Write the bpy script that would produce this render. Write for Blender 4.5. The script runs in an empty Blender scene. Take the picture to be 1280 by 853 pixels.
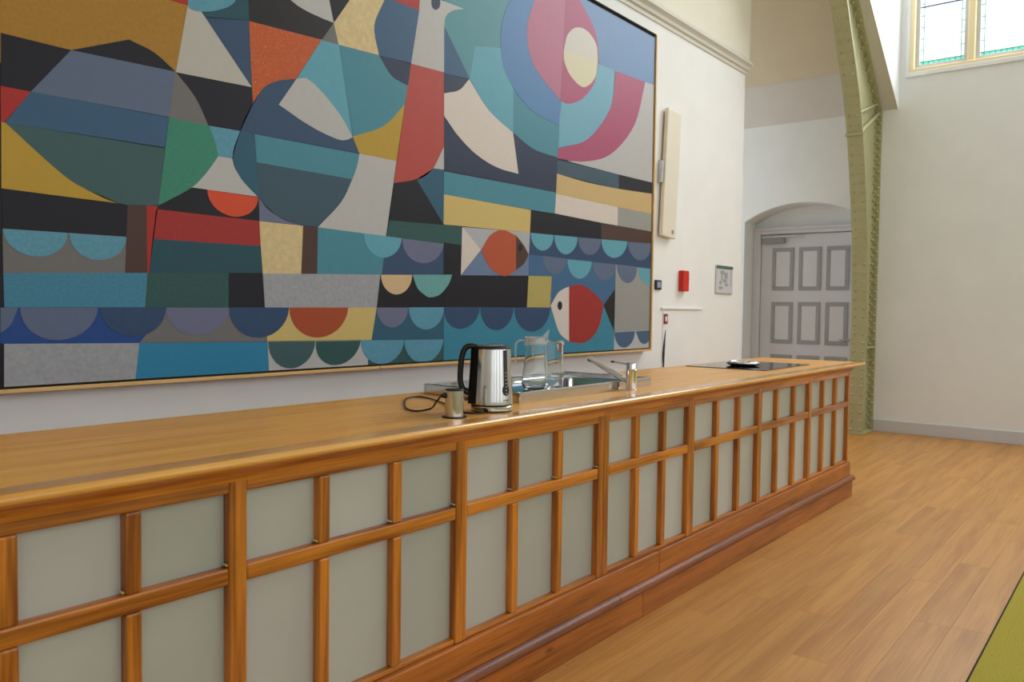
import bpy, bmesh, math, random
from mathutils import Vector, Matrix
random.seed(7)
SC = bpy.context.scene
COL = SC.collection

# ------------------------------------------------------------------ camera
cam_d = bpy.data.cameras.new('camera'); cam = bpy.data.objects.new('camera', cam_d); COL.objects.link(cam)
RGT = Vector((0.6217, -0.7831, 0.0128)); UP = Vector((0.0232, 0.0348, 0.9991)); FWD = Vector((0.7829, 0.6209, -0.0397))
FWD.normalize(); RGT = FWD.cross(UP).normalized(); UP = RGT.cross(FWD)
m3 = Matrix((RGT, UP, -FWD)).transposed()
cam.matrix_world = Matrix.Translation((0.0, -1.7403, 1.3379)) @ m3.to_4x4()
cam_d.sensor_width = 36.0; cam_d.lens = 1017.4424 / 1280 * 36.0
cam_d.clip_start = 0.05; cam_d.clip_end = 200
cam_d.dof.use_dof = True; cam_d.dof.focus_distance = 3.1; cam_d.dof.aperture_fstop = 5.6
SC.camera = cam

# ------------------------------------------------------------------ sky, lamps, exposure
world = bpy.data.worlds.new('overcast'); SC.world = world; world.use_nodes = True
nt = world.node_tree; bg = nt.nodes['Background']
bg.inputs['Color'].default_value = (0.87, 0.935, 1.0, 1); bg.inputs['Strength'].default_value = 1.0
def area(name, loc, target, sx, sy, power, color=(1, 1, 1)):
    l = bpy.data.lights.new(name, 'AREA'); l.shape = 'RECTANGLE'; l.size = sx; l.size_y = sy
    l.energy = power; l.color = color
    o = bpy.data.objects.new(name, l); COL.objects.link(o); o.location = loc
    o.rotation_euler = (Vector(target) - Vector(loc)).to_track_quat('-Z', 'Y').to_euler()
    return o
area('window_daylight', (10.4, -1.6, 6.2), (5.0, -1.6, 1.0), 4.0, 3.6, 260, (0.95, 0.98, 1.0))
vs = SC.view_settings
vs.view_transform = 'Standard'; vs.look = 'None'; vs.exposure = 0.97; vs.gamma = 1.0; vs.use_curve_mapping = False

# ------------------------------------------------------------------ helpers
def lin(c):
    r = []
    for v in c[:3]:
        v = v / 255.0
        r.append(v / 12.92 if v <= 0.04045 else ((v + 0.055) / 1.055) ** 2.4)
    return (r[0], r[1], r[2], 1.0)

def mat(name, rgb, rough=0.6, metal=0.0, noise=0.0, scale=8.0, stretch=(1, 1, 1), vary=0.0, bump=0.0, coat=0.0,
        rgb2=None, detail=4.0, spec=0.5, trans=0.0, ior=1.45, aniso=0.0, emit=0.0):
    m = bpy.data.materials.new(name); m.use_nodes = True
    t = m.node_tree; N = t.nodes; L = t.links; b = N['Principled BSDF']
    b.inputs['Roughness'].default_value = rough; b.inputs['Metallic'].default_value = metal
    b.inputs['Specular IOR Level'].default_value = spec
    b.inputs['Coat Weight'].default_value = coat; b.inputs['Coat Roughness'].default_value = 0.12
    b.inputs['Transmission Weight'].default_value = trans; b.inputs['IOR'].default_value = ior
    b.inputs['Anisotropic'].default_value = aniso
    base = lin(rgb); b.inputs['Base Color'].default_value = base
    if noise or vary or rgb2:
        tc = N.new('ShaderNodeTexCoord'); mp = N.new('ShaderNodeMapping')
        mp.inputs['Scale'].default_value = stretch; L.new(tc.outputs['Object'], mp.inputs['Vector'])
        oi = N.new('ShaderNodeObjectInfo')
        ad = N.new('ShaderNodeVectorMath'); ad.operation = 'ADD'; L.new(mp.outputs[0], ad.inputs[0])
        ml = N.new('ShaderNodeMath'); ml.operation = 'MULTIPLY'; ml.inputs[1].default_value = 37.0
        L.new(oi.outputs['Random'], ml.inputs[0]); L.new(ml.outputs[0], ad.inputs[1])
        nz = N.new('ShaderNodeTexNoise'); nz.inputs['Scale'].default_value = scale; nz.inputs['Detail'].default_value = detail
        L.new(ad.outputs[0], nz.inputs['Vector'])
        rp = N.new('ShaderNodeValToRGB'); L.new(nz.outputs['Fac'], rp.inputs['Fac'])
        rp.color_ramp.elements[0].position = 0.3; rp.color_ramp.elements[1].position = 0.7
        lo = lin(rgb2) if rgb2 else tuple(v * (1 - noise) for v in base[:3]) + (1,)
        hi = base if rgb2 else tuple(min(1, v * (1 + noise)) for v in base[:3]) + (1,)
        rp.color_ramp.elements[0].color = lo; rp.color_ramp.elements[1].color = hi
        out = rp.outputs['Color']
        if vary:
            hv = N.new('ShaderNodeHueSaturation'); L.new(out, hv.inputs['Color'])
            mr = N.new('ShaderNodeMapRange'); mr.inputs['To Min'].default_value = 1 - vary; mr.inputs['To Max'].default_value = 1 + vary
            L.new(oi.outputs['Random'], mr.inputs['Value']); L.new(mr.outputs[0], hv.inputs['Value']); out = hv.outputs['Color']
        L.new(out, b.inputs['Base Color'])
        if bump:
            bp = N.new('ShaderNodeBump'); bp.inputs['Strength'].default_value = bump; bp.inputs['Distance'].default_value = 0.002
            L.new(nz.outputs['Fac'], bp.inputs['Height']); L.new(bp.outputs[0], b.inputs['Normal'])
    return m

def wood(name, light, dark, along, rough=0.35, coat=0.3, vary=0.12, ring=16.0, knots=True, relief=0.12):
    """grain runs along the axis 'along' (0,1,2): broad tone bands, fine streaks and a few knots"""
    m = bpy.data.materials.new(name); m.use_nodes = True
    t = m.node_tree; N = t.nodes; L = t.links; b = N['Principled BSDF']
    b.inputs['Roughness'].default_value = rough; b.inputs['Coat Weight'].default_value = coat
    b.inputs['Coat Roughness'].default_value = 0.15
    tc = N.new('ShaderNodeTexCoord'); oi = N.new('ShaderNodeObjectInfo')
    def mp(sc):
        q = N.new('ShaderNodeMapping'); q.inputs['Scale'].default_value = sc; L.new(tc.outputs['Object'], q.inputs['Vector'])
        a = N.new('ShaderNodeVectorMath'); a.operation = 'ADD'; L.new(q.outputs[0], a.inputs[0])
        k = N.new('ShaderNodeMath'); k.operation = 'MULTIPLY'; k.inputs[1].default_value = 53.0
        L.new(oi.outputs['Random'], k.inputs[0]); L.new(k.outputs[0], a.inputs[1]); return a.outputs[0]
    s1 = [ring] * 3; s1[along] = ring * 0.07
    s2 = [ring * 9] * 3; s2[along] = ring * 0.25
    n1 = N.new('ShaderNodeTexNoise'); n1.inputs['Scale'].default_value = 1.0; n1.inputs['Detail'].default_value = 3; n1.inputs['Distortion'].default_value = 0.6
    L.new(mp(s1), n1.inputs['Vector'])
    n2 = N.new('ShaderNodeTexNoise'); n2.inputs['Scale'].default_value = 1.0; n2.inputs['Detail'].default_value = 2
    L.new(mp(s2), n2.inputs['Vector'])
    mx = N.new('ShaderNodeMix'); mx.data_type = 'FLOAT'; mx.inputs[0].default_value = 0.35
    L.new(n1.outputs['Fac'], mx.inputs[2]); L.new(n2.outputs['Fac'], mx.inputs[3])
    rp = N.new('ShaderNodeValToRGB'); L.new(mx.outputs[0], rp.inputs['Fac'])
    e = rp.color_ramp.elements; e[0].position = 0.36; e[0].color = lin(dark); e[1].position = 0.60; e[1].color = lin(light)
    out = rp.outputs['Color']
    if knots:
        s3 = [7.0] * 3; s3[along] = 2.6
        vo = N.new('ShaderNodeTexVoronoi'); vo.inputs['Scale'].default_value = 1.0; L.new(mp(s3), vo.inputs['Vector'])
        kr = N.new('ShaderNodeValToRGB'); L.new(vo.outputs['Distance'], kr.inputs['Fac'])
        kr.color_ramp.elements[0].position = 0.03; kr.color_ramp.elements[0].color = (0.25, 0.2, 0.16, 1)
        kr.color_ramp.elements[1].position = 0.10; kr.color_ramp.elements[1].color = (1, 1, 1, 1)
        mm = N.new('ShaderNodeMix'); mm.data_type = 'RGBA'; mm.blend_type = 'MULTIPLY'; mm.inputs[0].default_value = 0.8
        L.new(out, mm.inputs[6]); L.new(kr.outputs['Color'], mm.inputs[7]); out = mm.outputs[2]
    hv = N.new('ShaderNodeHueSaturation'); L.new(out, hv.inputs['Color'])
    mr = N.new('ShaderNodeMapRange'); mr.inputs['To Min'].default_value = 1 - vary; mr.inputs['To Max'].default_value = 1 + vary
    L.new(oi.outputs['Random'], mr.inputs['Value']); L.new(mr.outputs[0], hv.inputs['Value'])
    L.new(hv.outputs['Color'], b.inputs['Base Color'])
    bp = N.new('ShaderNodeBump'); bp.inputs['Strength'].default_value = relief; bp.inputs['Distance'].default_value = 0.001
    L.new(n2.outputs['Fac'], bp.inputs['Height']); L.new(bp.outputs[0], b.inputs['Normal'])
    return m

def link_mesh(name, me, m, parent=None, smooth=None, loc=(0, 0, 0)):
    if m is not None:
        for x in (m if isinstance(m, (list, tuple)) else [m]): me.materials.append(x)
    if smooth:
        me.shade_smooth(); me.set_sharp_from_angle(angle=math.radians(smooth))
    o = bpy.data.objects.new(name, me); COL.objects.link(o); o.location = loc
    if parent: o.parent = parent
    return o

def obj(name, bm, m, parent=None, smooth=None, loc=(0, 0, 0)):
    me = bpy.data.meshes.new(name); bm.normal_update(); bm.to_mesh(me); bm.free()
    return link_mesh(name, me, m, parent, smooth, loc)

def add_box(bm, x0, x1, y0, y1, z0, z1, bev=0.0, seg=1):
    r = bmesh.ops.create_cube(bm, size=1.0)
    vs_ = r['verts']
    for v in vs_:
        v.co = Vector((x0 if v.co.x < 0 else x1, y0 if v.co.y < 0 else y1, z0 if v.co.z < 0 else z1))
    if bev:
        es = list({e for v in vs_ for e in v.link_edges})
        bmesh.ops.bevel(bm, geom=es, offset=bev, segments=seg, affect='EDGES', profile=0.5)

def box(name, dims, m, parent=None, bev=0.0, seg=1, smooth=None):
    """box given by its bounds; the mesh is centred on the object's own origin"""
    x0, x1, y0, y1, z0, z1 = dims
    c = Vector(((x0 + x1) / 2, (y0 + y1) / 2, (z0 + z1) / 2))
    bm = bmesh.new(); add_box(bm, x0 - c.x, x1 - c.x, y0 - c.y, y1 - c.y, z0 - c.z, z1 - c.z, bev, seg)
    loc = c - (parent.matrix_basis.translation if parent else Vector())
    if parent and parent.parent: loc -= parent.parent.matrix_basis.translation
    return obj(name, bm, m, parent, smooth, loc)

def add_prism(bm, poly, axis, a, b):
    """extrude a 2D outline: axis 0 -> (y,z) outline along x; 1 -> (x,z) along y; 2 -> (x,y) along z"""
    def P(p, w):
        return (w, p[0], p[1]) if axis == 0 else (p[0], w, p[1]) if axis == 1 else (p[0], p[1], w)
    n = len(poly)
    A = [bm.verts.new(P(p, a)) for p in poly]; B = [bm.verts.new(P(p, b)) for p in poly]
    bm.faces.new(A); bm.faces.new(B[::-1])
    for i in range(n):
        bm.faces.new((A[i], B[i], B[(i + 1) % n], A[(i + 1) % n]))
    bmesh.ops.recalc_face_normals(bm, faces=bm.faces[:])

def add_lathe(bm, prof, n=32, c=(0, 0, 0), sq=(1, 1)):
    rings = []
    for r, z in prof:
        if r < 1e-6: rings.append([bm.verts.new((c[0], c[1], c[2] + z))])
        else: rings.append([bm.verts.new((c[0] + sq[0] * r * math.cos(2 * math.pi * i / n), c[1] + sq[1] * r * math.sin(2 * math.pi * i / n), c[2] + z)) for i in range(n)])
    for a, b in zip(rings, rings[1:]):
        if len(a) == 1 and len(b) == 1: continue
        for i in range(n):
            j = (i + 1) % n
            if len(a) == 1: bm.faces.new((a[0], b[i], b[j]))
            elif len(b) == 1: bm.faces.new((a[i], b[0], a[j]))
            else: bm.faces.new((a[i], b[i], b[j], a[j]))
    bmesh.ops.recalc_face_normals(bm, faces=bm.faces[:])

def spline(pts, n=6):
    P = [Vector(p) for p in pts]; out = [P[0]]
    for i in range(len(P) - 1):
        p1, p2 = P[i], P[i + 1]; p0 = P[i - 1] if i else 2 * p1 - p2; p3 = P[i + 2] if i + 2 < len(P) else 2 * p2 - p1
        for k in range(1, n + 1):
            t = k / n
            out.append(0.5 * ((2 * p1) + (-p0 + p2) * t + (2 * p0 - 5 * p1 + 4 * p2 - p3) * t * t + (-p0 + 3 * p1 - 3 * p2 + p3) * t ** 3))
    return out

def add_tube(bm, pts, r, n=10, rx=None, up=Vector((0, 0, 1)), cap=True):
    """sweep a round (or elliptical, rx sideways) section along points; r may be a list"""
    P = [Vector(p) for p in pts]; rings = []; prev = None
    for i, p in enumerate(P):
        d = (P[min(i + 1, len(P) - 1)] - P[max(i - 1, 0)]).normalized()
        s = d.cross(up if prev is None else prev[1])
        if s.length < 1e-4: s = d.cross(Vector((1, 0, 0)))
        s.normalize(); u = s.cross(d).normalized(); prev = (s, u)
        rr = r[i] if isinstance(r, (list, tuple)) else r
        rs = (rx[i] if isinstance(rx, (list, tuple)) else rx) if rx else rr
        rings.append([bm.verts.new(p + s * rs * math.cos(2 * math.pi * k / n) + u * rr * math.sin(2 * math.pi * k / n)) for k in range(n)])
    for a, b in zip(rings, rings[1:]):
        for k in range(n): bm.faces.new((a[k], a[(k + 1) % n], b[(k + 1) % n], b[k]))
    if cap: bm.faces.new(rings[0][::-1]); bm.faces.new(rings[-1])
    bmesh.ops.recalc_face_normals(bm, faces=bm.faces[:])

def tag(o, label, cat, group=None, kind=None):
    o['label'] = label; o['category'] = cat
    if group: o['group'] = group
    if kind: o['kind'] = kind
    return o

def thing(name, label, cat, loc=(0, 0, 0), group=None, kind=None):
    o = bpy.data.objects.new(name, None); COL.objects.link(o); o.location = loc; o.empty_display_size = 0.1
    return tag(o, label, cat, group, kind)

# ------------------------------------------------------------------ materials
M = {}
M['wall'] = mat('warm_white_plaster', (241, 238, 233), 0.85, noise=0.02, scale=3, bump=0.05, spec=0.2)
M['wall_end'] = mat('white_plaster', (238, 240, 239), 0.85, noise=0.02, scale=3, bump=0.05, spec=0.2)
M['cornice'] = mat('stone_white_paint', (214, 208, 194), 0.7)
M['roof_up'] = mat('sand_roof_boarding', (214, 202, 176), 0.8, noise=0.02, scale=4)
M['wall_up'] = mat('ivory_plaster', (232, 224, 204), 0.85, noise=0.02, scale=3)
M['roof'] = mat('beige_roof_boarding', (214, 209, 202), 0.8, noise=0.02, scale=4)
M['skirting'] = mat('pale_grey_gloss_paint', (206, 207, 210), 0.45)
M['door'] = mat('pale_grey_door_paint', (212, 212, 214), 0.5)
M['door_mould'] = mat('mid_grey_moulding_paint', (158, 158, 160), 0.5)
M['rib'] = mat('olive_green_steel_paint', (176, 172, 130), 0.45, noise=0.03, scale=12)
M['frame_cream'] = mat('cream_window_paint', (248, 230, 186), 0.5)
M['lead'] = mat('window_lead', (60, 140, 122), 0.6)
M['bar'] = mat('dark_saddle_bar', (50, 46, 80), 0.5)
M['pine_x'] = wood('varnished_pine_lengthwise', (210, 128, 36), (128, 64, 10), 0, 0.33, 0.35)
M['pine_z'] = wood('varnished_pine_upright', (210, 128, 36), (128, 64, 10), 2, 0.33, 0.35)
M['pine_base'] = wood('reddish_varnished_pine', (186, 106, 32), (120, 64, 12), 0, 0.4, 0.2)
M['worktop'] = wood('oiled_worktop_timber', (238, 178, 82), (220, 150, 58), 0, 0.38, 0.12, 0.05, 14, False, 0.05)
M['nosing'] = wood('worktop_nosing_timber', (230, 168, 74), (214, 146, 58), 0, 0.22, 0.5, 0.04, 14, False, 0.03)
M['oak'] = wood('oak_floor', (202, 144, 70), (178, 120, 50), 0, 0.42, 0.08, 0.07, 12, False)
M['oak_gap'] = mat('floor_joint', (150, 104, 56), 0.7)
M['frosted'] = mat('frosted_glass', (178, 178, 164), 0.42, noise=0.04, scale=2.2, vary=0.09, spec=0.4)
M['frosted_pale'] = mat('frosted_glass_paler', (188, 186, 175), 0.42, noise=0.04, scale=2.2, vary=0.06, spec=0.4)
M['bead'] = wood('dark_bead_timber', (142, 74, 24), (98, 46, 12), 0, 0.5, 0.08)
M['backing'] = mat('dark_backing', (70, 60, 48), 0.8)
M['carpet'] = mat('olive_carpet', (196, 180, 82), 0.95, rgb2=(146, 134, 52), scale=220, detail=6, bump=0.8, spec=0.1)
M['strip'] = mat('dark_floor_strip', (46, 36, 26), 0.9)
M['steel'] = mat('brushed_stainless_steel', (205, 203, 198), 0.17, 1.0, aniso=0.4)
M['sink'] = mat('polished_stainless_steel', (205, 205, 205), 0.1, 1.0)
M['chrome'] = mat('polished_chrome', (225, 226, 228), 0.05, 1.0)
M['black'] = mat('black_plastic', (20, 19, 20), 0.35)
M['darkgrey'] = mat('dark_smoked_plastic', (84, 77, 77), 0.25)
M['blackglass'] = mat('black_ceramic_glass', (26, 27, 30), 0.06)
M['glass'] = mat('clear_glass', (250, 253, 252), 0.0, trans=1.0, ior=1.45)
M['lidplastic'] = mat('clear_plastic', (246, 248, 250), 0.1, trans=0.82, ior=1.4)
M['speaker'] = mat('cream_enamel', (232, 221, 201), 0.5)
M['red'] = mat('signal_red_enamel', (214, 30, 20), 0.35)
M['darkred'] = mat('dark_red_plastic', (150, 40, 40), 0.4)
M['white'] = mat('white_plastic', (236, 236, 234), 0.4)
M['screen'] = mat('grey_screen', (150, 160, 190), 0.2)
M['paper'] = mat('printed_paper', (206, 202, 206), 0.6)
M['plan'] = mat('grey_print', (158, 164, 160), 0.6)
M['planred'] = mat('faded_print', (176, 158, 162), 0.6)
M['greenprint'] = mat('dark_green_print', (72, 104, 82), 0.6)
M['alu'] = mat('aluminium', (190, 190, 192), 0.35, 1.0)
M['closer'] = mat('grey_enamel', (150, 148, 144), 0.45)
M['dark'] = mat('dark_recess', (34, 38, 44), 0.8)
M['artframe'] = mat('pale_timber_frame', (222, 178, 112), 0.45, noise=0.08, scale=3, stretch=(1, 8, 8))
M['shadowgap'] = mat('painted_shadow_gap', (40, 34, 30), 0.9)  # dark colour stands in for the shade in the gap round the panels
def pane_material(name, tint, trans_share):
    m = bpy.data.materials.new(name); m.use_nodes = True; t = m.node_tree; N = t.nodes; b = N['Principled BSDF']
    b.inputs['Base Color'].default_value = lin(tint); b.inputs['Roughness'].default_value = 0.15
    tr = N.new('ShaderNodeBsdfTransparent'); tr.inputs['Color'].default_value = lin(tint)
    mx = N.new('ShaderNodeMixShader'); mx.inputs[0].default_value = trans_share
    t.links.new(b.outputs[0], mx.inputs[1]); t.links.new(tr.outputs[0], mx.inputs[2])
    t.links.new(mx.outputs[0], N['Material Output'].inputs['Surface']); return m
M['pane'] = pane_material('clear_window_glass', (250, 252, 255), 0.92)
M['pane_green'] = pane_material('pale_green_glass', (168, 232, 214), 0.8)

def chain_loc(p):
    v = Vector()
    while p: v += Vector(p.location); p = p.parent
    return v
def put(name, bm, m, parent=None, smooth=None):
    """link a mesh drawn in world coordinates, with its origin moved to its own centre"""
    bm.verts.ensure_lookup_table()
    lo = Vector([min(v.co[i] for v in bm.verts) for i in range(3)]); hi = Vector([max(v.co[i] for v in bm.verts) for i in range(3)])
    c = (lo + hi) / 2
    for v in bm.verts: v.co -= c
    return obj(name, bm, m, parent, smooth, c - chain_loc(parent))
def box(name, d, m, parent=None, bev=0.0, seg=1, smooth=None):
    bm = bmesh.new(); add_box(bm, *d, bev, seg); return put(name, bm, m, parent, smooth)
def prism(name, poly, axis, a, b, m, parent=None, smooth=None):
    bm = bmesh.new(); add_prism(bm, poly, axis, a, b); return put(name, bm, m, parent, smooth)

XE, XD = 9.80, 10.08          # end wall face, door frame face
YW = 1.62                     # mural wall face
XW = 7.98                     # free end of the mural wall
HC = 0.972                    # worktop height

# ================================================================== setting
fl = box('floor', (-9.0, XE + 0.4, -7.0, 4.2, -0.14, -0.0125), M['oak_gap']); tag(fl, 'oak plank floor of the hall running along the bar', 'floor', kind='structure')
PW = 0.1435; y_edges = [-1.236 + PW * i for i in range(27)]
def lay(y0, xa, xb):
    x = xa - random.uniform(0, 0.9)
    while x < xb:
        w = random.choice((0.9, 1.2, 1.5, 1.8)) * random.uniform(0.85, 1.1)
        a, b = max(x, xa), min(x + w, xb)
        if b - a > 0.05:
            box('plank', (a + 0.0004, b - 0.0004, y0 + 0.0003, y0 + PW - 0.0003, -0.0125, 0.0), M['oak'], fl, 0.0004)
        x += w
for y0 in y_edges:
    if y0 < -0.05: lay(y0, -0.6, XE)
    elif y0 + PW < 2.5: lay(y0, 6.16, XE)
cp = box('carpet', (-9.0, XE, -7.0, -1.2442, -0.0125, 0.004), M['carpet']); tag(cp, 'olive green carpet laid flush beside the oak floor', 'carpet')
box('trim_1', (-3.2, XE, -1.2438, -1.2365, -0.0125, 0.0005), M['strip']); tag(bpy.data.objects['trim_1'], 'thin dark strip between oak floor and olive carpet', 'trim', kind='structure')

# mural wall: lower face, moulded ledge, upper part
wl = box('wall_left', (-9.0, XW, YW, 1.95, -0.0125, 3.80), M['wall']); tag(wl, 'white wall carrying the big mural', 'wall', kind='structure')
wu = box('wall_upper', (-9.0, XW + 0.035, YW - 0.03, 1.95, 3.80, 7.4), M['wall_up']); tag(wu, 'white wall above the moulded ledge over the mural', 'wall', kind='structure')
pf = [(YW, 3.735), (YW - 0.012, 3.735), (YW - 0.012, 3.765), (YW - 0.03, 3.775), (YW - 0.036, 3.80), (YW - 0.05, 3.815), (YW - 0.066, 3.825), (YW - 0.066, 3.845), (YW - 0.055, 3.855), (YW - 0.042, 3.87), (YW - 0.03, 3.885), (YW, 3.885)]
tr = prism('trim_2', pf, 0, -9.0, XW + 0.034, M['cornice'], None, 20); tag(tr, 'moulded stone white ledge running above the mural', 'trim', kind='structure')
box('wall_return', (XW - 0.2, XW, 1.95, 4.2, -0.0125, 7.4), M['wall']); tag(bpy.data.objects['wall_return'], 'white return of the mural wall facing the panelled door', 'wall', kind='structure')

# end wall: one slab with the arched door niche and the window opening cut out
NY0, NY1, NZ = 0.95, 2.345, 2.455       # niche sides and springing
def arch(y0, y1, zs, rise, n=14):
    c = (y0 + y1) / 2; h = (y1 - y0) / 2; R = (h * h + rise * rise) / (2 * rise); a = math.asin(h / R)
    return [(c + R * math.sin(a - 2 * a * i / n), zs - (R - rise) + R * math.cos(a - 2 * a * i / n)) for i in range(n + 1)]
AR = arch(NY0, NY1, NZ, 0.20)
WY0, WY1, WZ0, WZ1 = -3.6, 0.500, 3.985, 7.0   # window opening
bm = bmesh.new()
add_prism(bm, [(-7.0, -0.0125), (NY0, -0.0125), (NY0, WZ0), (-7.0, WZ0)], 0, XE, XE + 0.4)
add_prism(bm, [(NY1, -0.0125), (4.2, -0.0125), (4.2, WZ0), (NY1, WZ0)], 0, XE, XE + 0.4)
add_prism(bm, [(NY0, WZ0)] + [(p[0], p[1]) for p in AR[::-1]] + [(NY1, WZ0)], 0, XE, XE + 0.4)
add_prism(bm, [(-7.0, WZ0), (WY0, WZ0), (WY0, WZ1), (-7.0, WZ1)], 0, XE, XE + 0.4)
add_prism(bm, [(WY1, WZ0), (4.2, WZ0), (4.2, WZ1), (WY1, WZ1)], 0, XE, XE + 0.4)
add_prism(bm, [(-7.0, WZ1), (4.2, WZ1), (4.2, 7.4), (-7.0, 7.4)], 0, XE, XE + 0.4)
we = put('wall_far', bm, M['wall_end']); tag(we, 'tall white end wall with arched door niche and high window', 'wall', kind='structure')
prism('niche_back', [(NY0, -0.0125), (NY1, -0.0125)] + [(p[0], p[1]) for p in AR], 0, XD + 0.10, XD + 0.119, M['wall_end'], we)
sk = box('baseboard_far', (XE - 0.022, XE, -7.0, 0.76, 0.0, 0.138), M['skirting'], None, 0.004); tag(sk, 'pale grey skirting board along the end wall', 'baseboard', kind='structure')

# roof slope behind the rib, its upper boarding, and the dormer cheek by the window
def slope(x, z0=3.61): return z0 + (XE - x) * 0.9
def slab(name, pts, th, m, label, cat):
    bm = bmesh.new(); A = [bm.verts.new(p) for p in pts]; B = [bm.verts.new((p[0] + th * 0.67, p[1], p[2] + th * 0.74)) for p in pts]
    bm.faces.new(A); bm.faces.new(B[::-1]); n = len(pts)
    for i in range(n): bm.faces.new((A[i], B[i], B[(i + 1) % n], A[(i + 1) % n]))
    bmesh.ops.recalc_face_normals(bm, faces=bm.faces[:])
    return tag(put(name, bm, m), label, cat, kind='structure')
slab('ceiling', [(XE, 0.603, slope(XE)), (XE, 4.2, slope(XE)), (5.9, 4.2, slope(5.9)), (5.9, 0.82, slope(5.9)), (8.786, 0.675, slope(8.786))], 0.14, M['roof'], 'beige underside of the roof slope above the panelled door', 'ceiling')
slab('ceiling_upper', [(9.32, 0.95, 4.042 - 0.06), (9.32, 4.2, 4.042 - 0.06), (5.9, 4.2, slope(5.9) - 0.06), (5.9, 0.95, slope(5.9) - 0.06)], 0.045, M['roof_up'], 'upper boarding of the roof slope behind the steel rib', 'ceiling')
bm = bmesh.new()
q = [(XE, 0.601, 3.6), (7.0, 0.76, slope(7.0)), (7.0, 0.76, 7.4), (XE, 0.601, 7.4)]
A = [bm.verts.new(p) for p in q]; B = [bm.verts.new((p[0], p[1] + 0.06, p[2] + 0.05)) for p in q]
bm.faces.new(A); bm.faces.new(B[::-1])
for i in range(4): bm.faces.new((A[i], B[i], B[(i + 1) % 4], A[(i + 1) % 4]))
bmesh.ops.recalc_face_normals(bm, faces=bm.faces[:])
tag(put('wall_cheek', bm, M['wall_end']), 'white cheek wall between the roof slope and high window', 'wall', kind='structure')

bm = bmesh.new()
add_prism(bm, [(-7.0, -0.0125), (1.95, -0.0125), (1.95, 7.4), (-7.0, 7.4)], 0, -9.2, -9.0)
tag(put('wall_near_added', bm, M['wall']), 'unseen white wall added behind the viewer to shade the hall', 'wall', kind='structure')  # unseen wall put in to darken this end of the hall
bm = bmesh.new()                           # unseen opposite side added for daylight and banded reflections: sill wall, piers, head
add_box(bm, -9.0, XE + 0.4, -7.3, -7.0, -0.0125, 0.9); add_box(bm, -9.0, XE + 0.4, -7.3, -7.0, 6.2, 7.4)
for k_ in range(8): add_box(bm, -9.0 + 2.55 * k_, -9.0 + 2.55 * k_ + 0.75, -7.3, -7.0, 0.9, 6.2)
tag(put('wall_right_added', bm, M['wall']), 'unseen white wall of piers and openings added opposite the mural to shape daylight', 'wall', kind='structure')
tag(box('ceiling_main_added', (-9.2, XE + 0.4, -7.0, 4.2, 7.4, 7.6), M['roof']), 'unseen beige ceiling added high above the bar to block light', 'ceiling', kind='structure')  # ceiling out of view, added to keep light from falling from above
# ------------------------------------------------------------------ high window
w1 = thing('window_1', 'high leaded window with cream frame and green border glass', 'window', (XE + 0.12, -1.5, WZ0), kind='structure')
FX0, FX1 = XE + 0.015, XE + 0.15
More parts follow.
